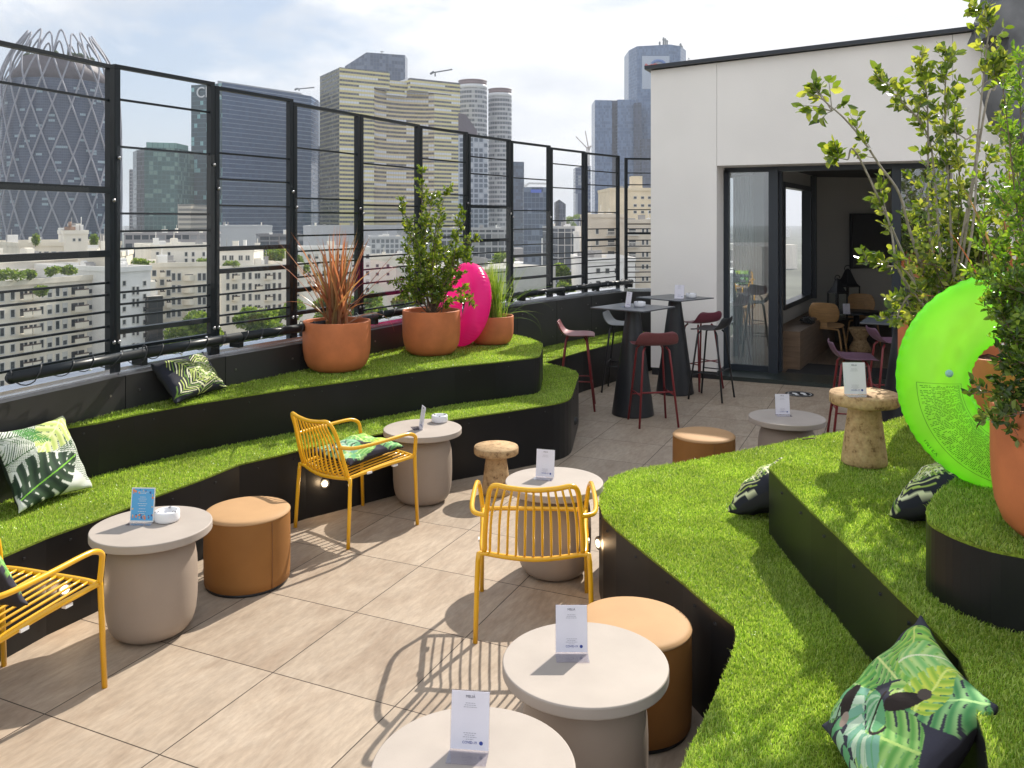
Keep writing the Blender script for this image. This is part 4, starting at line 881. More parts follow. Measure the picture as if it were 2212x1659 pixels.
# ---- stepped lawn seats
T1Z, T2Z, T3Z = .445, .75, .97
def rounded(pts): return pts
def poly_contains(poly, x, y):
    inside = np.zeros(len(x), bool); n = len(poly)
    for i in range(n):
        x0, y0 = poly[i]; x1, y1 = poly[(i + 1) % n]
        c = ((y0 > y) != (y1 > y)) & (x < (x1 - x0) * (y - y0) / ((y1 - y0) or 1e-12) + x0); inside ^= c
    return inside
def edge_dist(poly, x, y):
    d = np.full(len(x), 9.)
    for i in range(len(poly)):
        x0, y0 = poly[i]; x1, y1 = poly[(i + 1) % len(poly)]; dx, dy = x1 - x0, y1 - y0; l = dx * dx + dy * dy or 1e-9
        t = np.clip(((x - x0) * dx + (y - y0) * dy) / l, 0, 1); d = np.minimum(d, np.hypot(x - x0 - t * dx, y - y0 - t * dy))
    return d
def blades(name, poly, z, dens, parent, exclude=(), h=.0145, w=.0027, seed=1, edge_boost=True, vis=None):
    g = np.random.default_rng(seed); P_ = np.array(poly); mn, mx_ = P_.min(0), P_.max(0); area = (mx_[0] - mn[0]) * (mx_[1] - mn[1]); n = int(area * dens)
    x = g.uniform(mn[0], mx_[0], n); y = g.uniform(mn[1], mx_[1], n); k = poly_contains(poly, x, y)
    for e in exclude: k &= ~poly_contains(e, x, y)
    x, y = x[k], y[k]
    # only where the picture could see it, with a wide margin; thin out with distance
    d = -sy * x + cy * y; xc = cy * x + sy * y; k = (d > .9) & (np.abs(xc) < d * .75 + .4)
    keep = g.random(len(x)) < np.clip((3.2 / np.maximum(d, .5)) ** 1.15, .22, 1); k &= keep; x, y, d = x[k], y[k], d[k]; n = len(x)
    sc_ = np.clip((d / 3.2) ** .55, .9, 1.7)
    ang = g.uniform(0, 2 * np.pi, n); lean = np.abs(g.normal(.45, .3, n)); hh = h * g.uniform(.55, 1.25, n); ww = w * sc_ * g.uniform(.7, 1.3, n)
    # clumped direction so that the pile has nap and patches
    nap = .9 * np.sin(x * 7 + 1.3 * np.sin(y * 5)) + 1.1 * np.cos(y * 6 + x * 3); ang = np.where(g.random(n) < .45, nap + g.normal(0, .7, n), ang)
    tx, ty = np.cos(ang), np.sin(ang); a2 = g.uniform(0, 2 * np.pi, n); sx, sy_ = np.cos(a2) * ww / 2, np.sin(a2) * ww / 2
    b = np.stack([x, y, np.full(n, z)], 1); s_ = np.stack([sx, sy_, np.zeros(n)], 1)
    m1 = b + np.stack([tx * hh * lean * .35, ty * hh * lean * .35, hh * .6], 1); tp_ = b + np.stack([tx * hh * lean, ty * hh * lean, hh * (1.05 - .35 * np.minimum(lean, 1.2))], 1)
    V = np.stack([b - s_, b + s_, m1 + s_ * .9, m1 - s_ * .9, tp_ + s_ * .25, tp_ - s_ * .25], 1).reshape(-1, 3)
    o = np.arange(n)[:, None] * 6; Fq = np.concatenate([o + np.array([[0, 1, 2, 3]]), o + np.array([[3, 2, 4, 5]])])
    ob = link('turf', raw_mesh('turf', V, Fq, grass_mat), parent); ob['kind'] = 'stuff'; return ob
def tier(label, pts, z, z0, dens, exclude=(), seed=1, group='stepped lawn seats', hide=()):
    t = thing('lawn_seat', label, 'lawn seat', (0, 0, 0), 0, group); poly = [(p.x, p.y) for p in pts]
        # turf backing a few mm above, slightly inside the edge
    m = MB(); m.prism(poly, z - .005, z + .004); m.build('turf_backing', grass_base, t)
    blades('turf', poly, z + .003, dens, t, exclude, seed=seed)
    # panel screws
    m = MB(); m.prism(poly, z0, z - .006)
    for a, b in zip(pts, pts[1:]):
        L = (b - a).length; q = .12
        while q < L:
            p = a.lerp(b, q / L)
            if int(q / .42) % 3 == 1: tq = (b - a).normalized(); m.cbox((p.x, p.y, (z + z0) / 2), (.0015, .004, z - z0 - .02), 1, math.atan2(tq.y, tq.x) + math.pi / 2)
            for zz_ in (z - .045,): m.cbox((p.x, p.y, zz_), (.011, .011, .008), 1)
            q += .42
    m.build('riser', [riser_mat, black_metal], t)
    return t
def smooth_pts(pts, idx, k=5):   # replace corner idx by an arc
    out = []
    for i, p in enumerate(pts):
        if i in idx:
            a = pts[i - 1]; b = pts[(i + 1) % len(pts)]; ra = min(idx[i], (a - p).length * .45); rb = min(idx[i], (b - p).length * .45)
            s_, e_ = p + (a - p).normalized() * ra, p + (b - p).normalized() * rb
            for j in range(k + 1): t = j / k; out.append(s_ * (1 - t) ** 2 + p * 2 * t * (1 - t) + e_ * t * t)
        else: out.append(p)
    return out
inner = offset_line(plan, -.004)
def par_at(y):                  # a point just inside the parapet at a given Y
    for a, b in zip(inner, inner[1:]):
        if a.y <= y <= b.y: return a.lerp(b, (y - a.y) / (b.y - a.y))
    return inner[0] if y < inner[0].y else inner[-1]
g1 = lambda L, z: [G(u, v, z) for u, v in L]
L1 = g1([(-160, 1275), (0, 1206), (100, 1163), (197, 1128), (265, 1102), (333, 1074), (433, 1038), (517, 1004), (600, 985), (660, 970), (737, 955), (804, 941), (900, 922), (981, 906), (1071, 893), (1150, 881), (1232, 868), (1252, 806), (1222, 795), (1173, 784), (1260, 759), (1348, 738), (1408, 724)], T1Z)
L1 = smooth_pts(L1, {16: .22, 17: .16})
l1pts = [W(-2.6, 1.9)] + L1 + [W((1408 - CU) / F * 10.9, 10.9)] + [Vector((p.x, p.y, 0)) for p in reversed(inner[1:-1])] + [Vector((par_at(1.0).x, 1.0, 0))]
L2_ = g1([(130, 927), (213, 914), (290, 897), (400, 876), (500, 860), (600, 845), (660, 836), (737, 826), (860, 808), (984, 791), (1071, 783), (1166, 772), (1174, 745), (1145, 731), (1108, 724)], T2Z)
L2s = smooth_pts(L2_, {11: .1, 12: .12, 13: .2})
yb = [p for p in inner[1:-1] if G(130, 925, T2Z).y < p.y < G(1108, 724, T2Z).y + .1]
l2pts = L2s + [par_at(L2_[-1].y + .15)] + list(reversed(yb)) + [par_at(L2_[0].y - .1)]
EX2 = [(p.x, p.y) for p in l2pts]
tier('left lower lawn seat, long black fronted step facing the tiled floor', l1pts, T1Z, 0, 24000, exclude=(EX2,), seed=11)
tier('left upper lawn seat carrying the terracotta pots against the fence', l2pts, T2Z, T1Z + .005, 24000, seed=12)
R1 = g1([(1440, 1800), (1475, 1656), (1495, 1606), (1525, 1549), (1565, 1456), (1591, 1392), (1586, 1352), (1535, 1313), (1475, 1261), (1401, 1203), (1331, 1146), (1303, 1118), (1294, 1090), (1296, 1058), (1316, 1035), (1370, 1016), (1475, 1000), (1581, 980), (1641, 968), (1712, 953), (1790, 938), (1900, 960), (1990, 1180), (2150, 1600), (2250, 1900)], T1Z)
R1 = smooth_pts(R1, {5: .12})
R2 = g1([(2155, 1850), (2140, 1700), (2128, 1600), (2108, 1540), (2091, 1470), (2070, 1420), (2008, 1356), (1938, 1289), (1875, 1226), (1808, 1158), (1752, 1106), (1708, 1062), (1661, 1013), (1712, 978), (1775, 944), (1828, 933), (1898, 920), (1951, 902), (2010, 882), (2500, 880), (2900, 1100), (2900, 1850)], T2Z)
R3 = g1([(2600, 1300), (2340, 1228), (2212, 1203), (2141, 1189), (2075, 1167), (2030, 1146), (2006, 1130), (2000, 1110), (2010, 1086), (2032, 1060), (2070, 1034), (2115, 1008), (2171, 985), (2600, 960)], T3Z)
R3 = [R3[0]] + catmull(R3[1:-1], 3) + [R3[-1]]
EXR2 = [(p.x, p.y) for p in R2]; EXR3 = [(p.x, p.y) for p in R3]
tier('right lower lawn seat, sunny green platform nearest the round tables', R1, T1Z, 0, 52000, exclude=(EXR2,), seed=21)
tier('right middle lawn seat with the cork side table standing on it', R2, T2Z, 0.001, 46000, exclude=(EXR3,), seed=22)
tier('right upper lawn seat, smallest step under the large foreground pot', R3, T3Z, T2Z + .005, 46000, seed=23)

# ---- rooftop lounge: white walls, opening, sliding glass, interior
YF = 10.2; XL = -2.75
b = thing('lounge_building', 'white rendered rooftop building with black coping and sliding glass doors', 'building', (0, 0, 0))
def XatY(u, Y): k = (u - CU) / F; a = (cy * k - sy) / (sy * k + cy); return a * Y
def dAt(u, Y): k = (u - CU) / F; return Y / (sy * k + cy)
xo0, xo1 = XatY(1548, YF), XatY(2057, YF); zo = ZV(358, dAt(1548, YF)); x1 = 3.6
ztl, ztr = 3.74, 4.02
def zt_(x): return ztl + (ztr - ztl) * (x - XL) / (x1 - XL)
m = MB()
def wall_piece(xa, xb, z0, z1a, z1b, y0=YF, y1=YF + .47):
    vs = [(xa, y0, z0), (xb, y0, z0), (xb, y1, z0), (xa, y1, z0), (xa, y0, z1a), (xb, y0, z1b), (xb, y1, z1b), (xa, y1, z1a)]
    m.add(vs, [(0, 3, 2, 1), (4, 5, 6, 7), (0, 1, 5, 4), (1, 2, 6, 5), (2, 3, 7, 6), (3, 0, 4, 7)])
wall_piece(XL, xo0, .09, zt_(XL), zt_(xo0)); wall_piece(xo0 + .004, xo1, zo, zt_(xo0), zt_(xo1)); wall_piece(xo1 + .004, x1, .09, zt_(xo1), zt_(x1))
m.build('wall', white_plaster, b)
m = MB(); m.box(XL + .004, x1, YF + .48, YF + .6, .09, 2.6); m.box(XL, XL + .3, YF + .61, 11.9, .0, ztl - .02); m.box(x1 - .3, x1, YF + .61, 17, 0, ztl); 
m = MB(); m.box(XL, XL + .25, YF + .475, 11.2, .09, ztl - .003); m.box(x1 - .25, x1, YF + .475, 17, .09, ztl); m.build('side_wall', white_plaster, b)
m = MB(); m.bar((XL - .06, YF + .2, ztl + .03), (x1, YF + .2, ztr + .03), .56, .045); m.build('coping', mat('black_coping', (.02, .025, .035), .3), b)
for xa_, xb_ in ((XL + .01, xo0 - .002), (xo1 + .006, x1)): m = MB(); m.box(xa_, xb_, YF + .012, YF + .4, 0, .088); m.build('plinth', black_metal, b)
m = MB(); m.box(xo0 + .0, xo1, YF + .004, YF + .56, .001, .05); m.build('threshold', mat('dark_sill', (.03, .04, PW_), .3, .2), b)
YD = YF + .44
def frame_post(ua, ub, y0=YD, y1=YD + .1, z0=.051, z1=None, name='door_post'):
    m = MB(); m.box(XatY(ua, y0), XatY(ub, y0), y0, y1, z0, z1 or zo - .03); return m.build(name, mat('door_frame_metal', (.022, .03, .042), .35, .2), b)
frame_post(1562, 1574); frame_post(1660, 1680, YD - .05, YD + .12); frame_post(1677, 1689, YD + .125, YD + .25); frame_post(1926, 1946, YD - .03, YD + .2)
m = MB(); m.box(xo0 + .02, xo1, YD + .0, YD + .12, zo - .06, zo - .002); m.build('door_head', MATS['door_frame_metal'], b)
m = MB(); m.box(XatY(1574.5, YD), XatY(1659, YD), YD + .03, YD + .08, PW_, .12); m.box(XatY(1947, YD), XatY(2051, YD), YD + .03, YD + .08, PW_, .12); m.build('door_rail', MATS['door_frame_metal'], b)
m = MB(); m.box(XatY(1575, YD), XatY(1659.5, YD), YD + .045, YD + .06, .12, zo - .06); m.build('glass_pane', door_glass, b)
m = MB(); m.box(XatY(1947, YD), XatY(2051.5, YD), YD + .045, YD + .06, .12, zo - .06); m.build('glass_pane', door_glass, b)
# interior shell
A0 = P(1600, 11.55); A = P(1688, 11.35); B = P(1764, 13.7); Cc = P(1985, 14.6); D = P(2350, 15.2)
intw = mat('interior_wall', (.55, .54, .51), .85, noise=(1, .05)); woodf = mat('interior_wood_floor', (.17, .12, .085), .45, 0, .4, noise=(2.2, .35, 9, (14, 1, 1)))
m = MB(); m.add([(XL + .3, YF + .571, .012), (x1 - .3, YF + .571, .012), (x1 - .3, 17, .012), (XL + .3, 17, .012)], [(0, 1, 2, 3)]); m.build('interior_floor', woodf, b)
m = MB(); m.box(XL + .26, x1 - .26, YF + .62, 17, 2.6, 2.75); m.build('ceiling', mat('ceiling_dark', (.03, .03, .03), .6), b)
m = MB(); m.box(XL - .0, x1, YF + .62, 17.2, 3.3, 3.5); m.build('roof', roofm, b)
def wallseg(p, q, z0, z1, th=.14, mt=None, name='interior_wall'):
    m = MB(); t = (q - p).normalized(); nn = Vector((-t.y, t.x, 0)) * th; m.prism([(p.x, p.y), (q.x, q.y), (q.x + nn.x, q.y + nn.y), (p.x + nn.x, p.y + nn.y)], z0, z1); return m.build(name, mt or intw, b)
# left inner wall with a tall window
t = (B - A).normalized(); 
def onAB(u): 
    k = (u - CU) / F; xa = (1688 - CU) / F * 11.35; xb = (1764 - CU) / F * 13.7; q = (xa - k * 11.35) / ((xa - xb) - k * (11.35 - 13.7)); return A.lerp(B, q)
w0, w1 = onAB(1692), onAB(1752); zs0, zs1 = .68, 2.42
wallseg(A - t * 1.0, w0, .013, 2.6); wallseg(w1, B, .013, 2.6); wallseg(w0, w1, .013, zs0); wallseg(w0, w1, zs1, 2.6)
wallseg(B, D, .013, 2.6)
m = MB(); nn = Vector((-t.y, t.x, 0)) * .05
for za, zb in ((zs0, zs0 + .07), (zs1 - .07, zs1)): m.bar(w0 + nn + Vector((0, 0, (za + zb) / 2)), w1 + nn + Vector((0, 0, (za + zb) / 2)), .14, zb - za)
for p in (w0 + t * .04, w1 - t * .09): m.bar(p + nn + Vector((0, 0, zs0 + .071)), p + nn + Vector((0, 0, zs1 - .071)), .14, .1)
m.bar(w1 + t * .02 - nn * .6 + Vector((0, 0, zs0)), w1 + t * .02 - nn * .6 + Vector((0, 0, 2.59)), .1, .12)
m.build('window_frame', MATS['door_frame_metal'], b)
# bench box below the window
nb = Vector((t.y, -t.x, 0)); m = MB(); q0, q1 = onAB(1690) - t * .7, B - t * .4
m.prism([(p.x, p.y) for p in (q0 + nb * .01, q1 + nb * .01, q1 + nb * .36, q0 + nb * .36)], .013, .5); tag(m.build('window_bench', mat('bench_wood', (.16, .10, .06), .5, noise=(3, .3, 8, (1, 1, 10)))), 'long wooden bench box under the lounge window', 'bench')
m = MB()
cp_ = onAB(1700) + nb * .28
for k in range(9):
    pth = [Vector((cp_.x + rng.uniform(-.1, .1), cp_.y + rng.uniform(-.25, .3), .51 + rng.uniform(0, .06))) for _ in range(5)]; m.tube(pth, .005, 4, smooth_path=4)
m.cbox((cp_.x, cp_.y + .1, .535), (.16, .1, .05)); tag(m.build('cable_heap', black_metal), 'tangle of black cables lying on the lounge bench', 'cables')
m = MB(); q = B.lerp(D, .107); tt_ = (D - B).normalized(); nq = Vector((tt_.y, -tt_.x, 0)); tv = thing('television', 'large dark flat television on the lounge back wall', 'television', tuple(q + nq * .02 + Vector((0, 0, 1.05)) + tt_ * .0), math.atan2(tt_.y, tt_.x))
m.box(0, 1.5, -.06, -.005, .06, .96); m.build('casing', black_seat, tv); m = MB(); m.box(.02, 1.48, -.063, -.0601, .08, .94); m.build('screen', mat('dark_screen', (.02, .025, .03), .06, 0, 1), tv)
m = MB(); p0 = P(1700, dAt(1700, YF + .9)); m.prism([(p0.x, YF + .72), (p0.x + 1.35, YF + .72), (p0.x + 1.35, YF + 1.5), (p0.x + .02, YF + 1.5)], .014, .026); tag(m.build('door_mat', mat('mat_rubber', (.02, .02, .022), .9, noise=(200, .4))), 'dark door mat just inside the open glass door', 'mat')
# curtain behind the left pane
m = MB(); NX = 60; xa, xb = XatY(1583, YD + .2), XatY(1638, YD + .2); vs = []; fs = []
for j, z in enumerate((.06, 1.2, zo - .1)):
    for i in range(NX + 1): x = xa + (xb - xa) * i / NX * (1 + .12 * (1 - j / 2)); vs.append((x, YD + .22 + .03 * math.sin(i * 1.05) * (1.2 - .3 * j), z))
for j in range(2):
    for i in range(NX): a = j * (NX + 1) + i; fs.append((a, a + 1, a + NX + 2, a + NX + 1))
m.add(vs, fs, 0, True); tag(m.build('curtain', mat('sheer_curtain', (.72, .74, .74), .9, 0, .1, trans=.3)), 'pale sheer curtain hanging behind the closed glass door', 'curtain')
# leaning concrete pylon and small red box above the roof, right corner
m = MB(); dP = 8.55
def pp(u, v): p = P(u, dP); return (p, ZV(v, dP))
prof_ = [(2180, -80), (2167, 0), (2150, 42), (2149, 55), (2141, 76), (2181, 80), (2166, 190), (2180, 255), (2225, 310), (2262, 880), (2420, 880), (2370, -80)]
fr_ = []; bk = []
for u, v in prof_: p, z_ = pp(u, v); fr_.append((p.x, p.y, z_)); q = p + W(0, .45); bk.append((q.x, q.y, z_))
n_ = len(prof_); m.add(fr_ + bk, [tuple(range(n_)), tuple(range(n_, 2 * n_))[::-1]] + [(i, n_ + i, n_ + (i + 1) % n_, (i + 1) % n_) for i in range(n_)])
tag(m.build('concrete_pylon', mat('dark_concrete', (.16, .165, .175), .8, 0, .3, noise=(3.5, .35, 10), bump=(30, .3, .004))), 'leaning dark grey concrete pylon at the top right corner', 'pylon')
m = MB(); p = P(2122, 9.6); m.cbox((p.x + .1, p.y, ZV(70, 9.6)), (.24, .2, .13), 0, R(YAW)); tag(m.build('roof_box', mat('dark_red_metal', (.22, .02, .04), .5)), 'small dark red box on the white building roof edge', 'box')
# round sticker on the floor
st = thing('floor_sticker', 'round black and white footprint sticker on the tiles before the glass door', 'sticker', tuple(G(1727, 851, .003)), R(YAW))
m = MB(); m.lathe([(.15, 0), (.15, .001)], 40, 0); m.lathe([(.155, .0012), (.155, .0016)], 40, 0) if False else None; m.build('disc', mat('sticker_black', (.025, .025, .03), .5), st)
m = MB(); 
for r0, r1 in ((.118, .124),):
    vs = [(r * math.cos(2 * math.pi * k / 40), r * math.sin(2 * math.pi * k / 40), .002) for r in (r0, r1) for k in range(40)]; m.add(vs, [(k, (k + 1) % 40, 40 + (k + 1) % 40, 40 + k) for k in range(40)])
for sx in (-1, 1):
    for yy, ra, rb in ((.02, .028, .045), (-.05, .022, .024)):
        vs = [(sx * .045 + ra * math.cos(2 * math.pi * k / 16), yy + rb * math.sin(2 * math.pi * k / 16), .002) for k in range(16)]; m.add(vs, [tuple(range(16))])
m.build('footprints', white_paint, st)
# small recessed lamps in the risers
for lab, u, v, z_, d_, nrm in (('lit round lamp in the black riser behind the middle yellow chair', 701, 1044, None, None, (0.35, -.94)), ('lit round lamp in the black riser behind the left yellow chair', 138, 1272, None, None, (0.75, -.66)), ('lit round lamp at the corner of the right black riser', 1296, 1173, None, None, (-.9, -.4)), ('dark unlit round lamp in the end riser by the bar stools', 1241, 909, None, None, (.7, -.7))):
    # find riser: march along the view ray until inside a tier footprint
    polys = [[(p.x, p.y) for p in l1pts], [(p.x, p.y) for p in R1]]
    d = 1.5; hit = None
    while d < 12:
        p = P(u, d, ZV(v, d)); 
        if 0 < p.z < T1Z and any(poly_contains(pl, np.array([p.x]), np.array([p.y]))[0] for pl in polys): hit = p; break
        d += .004
    if hit is None: continue
    nv = W(*nrm); l = thing('riser_lamp', lab, 'lamp', tuple(hit), math.atan2(nv.y, nv.x) + math.pi / 2, 'small round lamps in the risers')
    m = MB(); m.lathe([(.034, 0), (.034, .01), (.027, .012)], 20, 0); o = m.build('ring', black_metal, l); o.rotation_euler = (R(90), 0, 0)
    m = MB(); m.lathe([(.021, .0), (.019, .014), (.008, .017)], 20, 0); o = m.build('lens', emit_mat('lamp_glow', (1, .78, .5), 3.5) if 'unlit' not in lab else black_metal, l); o.rotation_euler = (R(90), 0, 0)
    if 'lamp_glow' in MATS and 'unlit' not in lab:
        pl_ = bpy.data.lights.new('riser_lamp_light', 'POINT'); pl_.energy = .5; pl_.color = (1, .7, .4); pl_.shadow_soft_size = .02; po = bpy.data.objects.new('riser_lamp_light', pl_); C.objects.link(po); po.location = hit + nv * .05
# ================================================================== FURNITURE
def mods(o, sol=None, sub=0, bev=None):
    if sol: md = o.modifiers.new('s', 'SOLIDIFY'); md.thickness = sol; md.offset = 0
    if bev: md = o.modifiers.new('b', 'BEVEL'); md.width = bev; md.segments = 2; md.limit_method = 'ANGLE'
    if sub: md = o.modifiers.new('u', 'SUBSURF'); md.levels = md.render_levels = sub
    return o
# -- round side table: flat disc on a jug-shaped foot
def make_round_table():
    t = thing('round_table', 'x', 'table', (0, 0, 0), 0, 'round grey beige side tables')
    m = MB(); m.lathe([(.2, .4515), (.259, .4515), (.263, .453), (.265, .4565), (.265, .458), (.265, .484), (.265, .4855), (.2635, .4885), (.261, .49), (.2595, .49), (.15, .49), (.001, .49)], 72, 0); m.build('table_top', taupe, t)
    m = MB(); m.lathe([(.120, .001), (.142, .006), (.165, .022), (.183, .05), (.193, .09), (.198, .14), (.2, .2), (.2, .27), (.197, .33), (.19, .375), (.178, .405), (.16, .428), (.145, .437), (.142, .452)], 64, 0); m.build('foot', taupe_body, t); return t
rt0 = make_round_table(); TABLES = [('round table at the left, carrying the blue menu card and white ashtray', -1.667, 3.92), ('round table behind the yellow chair with the leafy seat cushion', -.607, 5.75), ('round table in the middle, behind the yellow chair seen from the back', .228, 4.58), ('large looking round table in front of the tan pouf, lower right', .234, 2.711), ('nearest round table, cut by the bottom picture edge', -.0995, 2.194), ('round table beyond the right lawn seat near the glass door', 1.97, 6.07)]
for i, (l, xc, d) in enumerate(TABLES):
    if i == 0: rt0.location = W(xc, d); rt0['label'] = l
    else: dup(rt0, W(xc, d), rng.uniform(0, 3), l)
# -- leather poufs
def make_pouf():
    t = thing('pouf', 'x', 'pouf', (0, 0, 0), 0, 'tan leather poufs')
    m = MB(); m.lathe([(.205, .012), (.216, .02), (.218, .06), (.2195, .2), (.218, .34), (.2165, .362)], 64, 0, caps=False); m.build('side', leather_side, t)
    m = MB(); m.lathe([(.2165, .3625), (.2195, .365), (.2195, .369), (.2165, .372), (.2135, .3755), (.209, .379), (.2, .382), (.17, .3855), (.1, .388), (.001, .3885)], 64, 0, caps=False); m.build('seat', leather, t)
    m = MB(); m.lathe([(.207, .0), (.207, .014)], 48, 0); m.build('base', black_metal, t)
    m = MB(); m.tube([(.2185, 0, .02), (.2203, 0, .1), (.221, 0, .2), (.2195, 0, .34), (.2175, 0, .36)], .0018, 5); m.build('seam', mat('seam_leather', (.2, .08, .025), .6), t); return t
pf0 = make_pouf(); pf0.location = W(-1.393, 4.46); pf0.rotation_euler = (0, 0, R(-15)); pf0['label'] = 'tan leather pouf right of the table with the blue card'
dup(pf0, W(.46, 3.215), R(40), 'tan leather pouf tucked between the large front table and the right lawn seat'); dup(pf0, W(1.366, 6.03), R(-60), 'tan leather pouf half hidden behind the right lawn seat, in front of the bar stools')
# -- cork stools
def make_cork(h=.33, flip=False):
    t = thing('cork_stool', 'x', 'stool', (0, 0, 0), 0, 'cork stools')
    m = MB(); m.lathe([(.148, h - .052), (.154, h - .047), (.155, h - .03), (.155, h - .008), (.151, h), (.001, h)], 56, 0, caps=True); m.build('seat', cork, t)
    m = MB(); m.lathe([(.098, .001), (.102, .005), (.1, .03), (.083, .17), (.072, h - .075), (.071, h - .06), (.078, h - .053)], 48, 0); m.build('pedestal', cork, t); return t
ck = make_cork(); ck.location = W(-.11, 5.89); ck['label'] = 'cork stool on the tiles between two round tables'
dup(ck, W(1.65, 3.967, T2Z + .012), .7, 'cork side table standing on the right lawn seat with a menu card on it')
ci = thing('cork_stool', 'waisted cork stool inside the lounge under the dark table', 'stool', tuple(P(1858, 12.2)), 0, 'cork stools')
m = MB(); m.lathe([(.15, .015), (.155, .03), (.15, .06), (.09, .17), (.09, .2), (.15, .31), (.155, .34), (.15, .35)], 32, 0); m.build('body', cork, ci)

# -- yellow tubular armchair (local +Y is the way it faces)
def make_yellow():
    t = thing('garden_chair', 'x', 'chair', (0, 0, 0), 0, 'yellow tubular garden armchairs')
    r = .0115
    m = MB(); m.tube([(-.235, -.20, .40), (-.245, 0, .418), (-.255, .2, .428), (-.235, .248, .43), (0, .255, .43), (.235, .248, .43), (.255, .2, .428), (.245, 0, .418), (.235, -.20, .40), (.2, -.235, .39), (0, -.262, .378), (-.2, -.235, .39)], r, 8, closed=True, smooth_path=4); m.build('seat_frame', yellow, t)
    back = lambda z: -.235 - .115 * ((z - .4) / .35) ** 1.0
    m = MB(); m.tube([(-.222, -.232, .4), (-.218, -.262, .5), (-.205, -.30, .64), (-.192, -.33, .712), (-.165, -.345, .734), (-.1, -.352, .725), (0, -.355, .718), (.1, -.352, .725), (.165, -.345, .734), (.192, -.33, .712), (.205, -.30, .64), (.218, -.262, .5), (.222, -.232, .4)], r, 8, smooth_path=5); bf = m.build('backrest', yellow, t)
    m = MB()
    for i in range(11):
        f = (i - 5) / 5; xf, xr, xt = f * .21, f * .2, f * .155
        zt = .719 + .012 * f * f; q = -.262 + .03 * f * f
        m.tube([(xf, .252, .432), (xf, .1, .421), (xf * .98, -.1, .404), (xr, q + .05, .39), (xr, q + .005, .395), (xr * .98, q - .02, .44), (xr * .93, -.305, .6), (xt, -.355, zt)], .0055, 6, smooth_path=3)
    m.build('slats', yellow, t)
    for s in (-1, 1):
        m = MB(); m.tube([(s * .209, -.285, .585), (s * .235, -.27, .58), (s * .27, -.23, .577), (s * .286, -.15, .578), (s * .29, 0, .582), (s * .288, .14, .586), (s * .285, .2, .58), (s * .28, .242, .555), (s * .272, .25, .51), (s * .262, .25, .43)], r, 8, smooth_path=5); m.build('armrest', yellow, t)
        m = MB(); m.tube([(s * .262, .25, .45), (s * .263, .252, .42), (s * .268, .27, .0)], r, 8); m.build('leg', yellow, t)
        m = MB(); m.tube([(s * .2, -.235, .392), (s * .235, -.235, .39), (s * .252, -.24, .36), (s * .262, -.262, 0)], r, 8, smooth_path=3); m.build('leg', yellow, t)
        for y in (.1, -.1): m = MB(); m.cbox((s * .25, y, .405), (.02, .035, .012)); m.build('seat_clip', white_paint, t)
    return t
yc = make_yellow(); yc.location = W(.105, 4.06); yc.rotation_euler = (0, 0, camrot(.03, 1)); yc['label'] = 'yellow garden chair seen from behind, facing the middle round table'
dup(yc, W(-.97, 5.26), camrot(.66, .75), 'yellow garden chair with a leafy cushion lying on its seat')
dup(yc, W(-1.995, 3.27), camrot(.31, .95), 'yellow garden chair cut by the left picture edge')

# -- bar tables and bar stools
def make_bar_table():
    t = thing('bar_table', 'x', 'table', (0, 0, 0), 0, 'tall black bar tables')
    m = MB(); m.box(-.3, .3, -.3, .3, 1.038, 1.05); mods(m.build('table_top', mat('bar_top', (.06, .07, .085), .3, 0, .6, noise=(3, .15)), t), bev=.002)
    m = MB(); m.lathe([(.2, 0), (.205, .004), (.205, .012), (.07, 1.0), (.066, 1.02), (.09, 1.037)], 56, 0); m.build('cone_foot', mat('bar_cone', (.016, .018, .022), .42, 0, .5, noise=(2, .2)), t); return t
bt0 = make_bar_table(); bt0.location = W(1.185, 8.30); bt0.rotation_euler = (0, 0, R(YAW - 40)); bt0['label'] = 'tall black bar table with cone foot, nearer of the two'
dup(bt0, W(1.795, 9.33), R(YAW - 49), 'tall black bar table with cone foot, close to the white wall')
dup(bt0, W(3.3, 7.15), R(YAW - 30), 'tall black bar table mostly hidden behind the green swim ring')
def make_stool():
    t = thing('bar_stool', 'x', 'bar stool', (0, 0, 0), 0, 'slim bar stools')
    prof = [(.185, -.012, .13), (.17, .0, .178), (.1, .006, .2), (0, 0, .207), (-.09, .004, .207), (-.14, .024, .206), (-.172, .066, .2), (-.19, .112, .18), (-.196, .135, .13)]
    vs = []; nx = 8
    for (y, z, w) in prof:
        for i in range(nx + 1): f = -1 + 2 * i / nx; vs.append((f * w, y + .02 * f * f * (1 if y < -.1 else 0), .735 + z + .014 * f * f))
    fs = [(a * (nx + 1) + i, a * (nx + 1) + i + 1, (a + 1) * (nx + 1) + i + 1, (a + 1) * (nx + 1) + i) for a in range(len(prof) - 1) for i in range(nx)]
    m = MB(); m.add(vs, fs, 0, True); mods(m.build('seat', burg_seat, t), sol=.011, sub=2)
    for sx in (-1, 1):
        for s_ in (-1, 1):
            m = MB(); m.tube([(sx * .1, s_ * .08, .725), (sx * .125, s_ * .105, .69), (sx * .185, s_ * .185, 0)], .0105, 8); m.build('leg', burgundy, t)
    def at(z): k = (.69 - z) / .69; return .125 + .06 * k, .105 + .08 * k
    for (a, b_, z) in (((-1, 1), (1, 1), .25), ((-1, -1), (1, -1), .32), ((-1, -1), (-1, 1), .29), ((1, -1), (1, 1), .29)):
        x, y = at(z); m = MB(); m.tube([(a[0] * x, a[1] * y, z), (b_[0] * x, b_[1] * y, z)], .0065, 8); m.build('footrest', burgundy, t)
    return t
s0 = make_stool(); s0.location = W(1.318, 7.92); s0.rotation_euler = (0, 0, camrot(-.14, .99)); s0['label'] = 'dark red bar stool standing in front of the nearer bar table, its back to us'
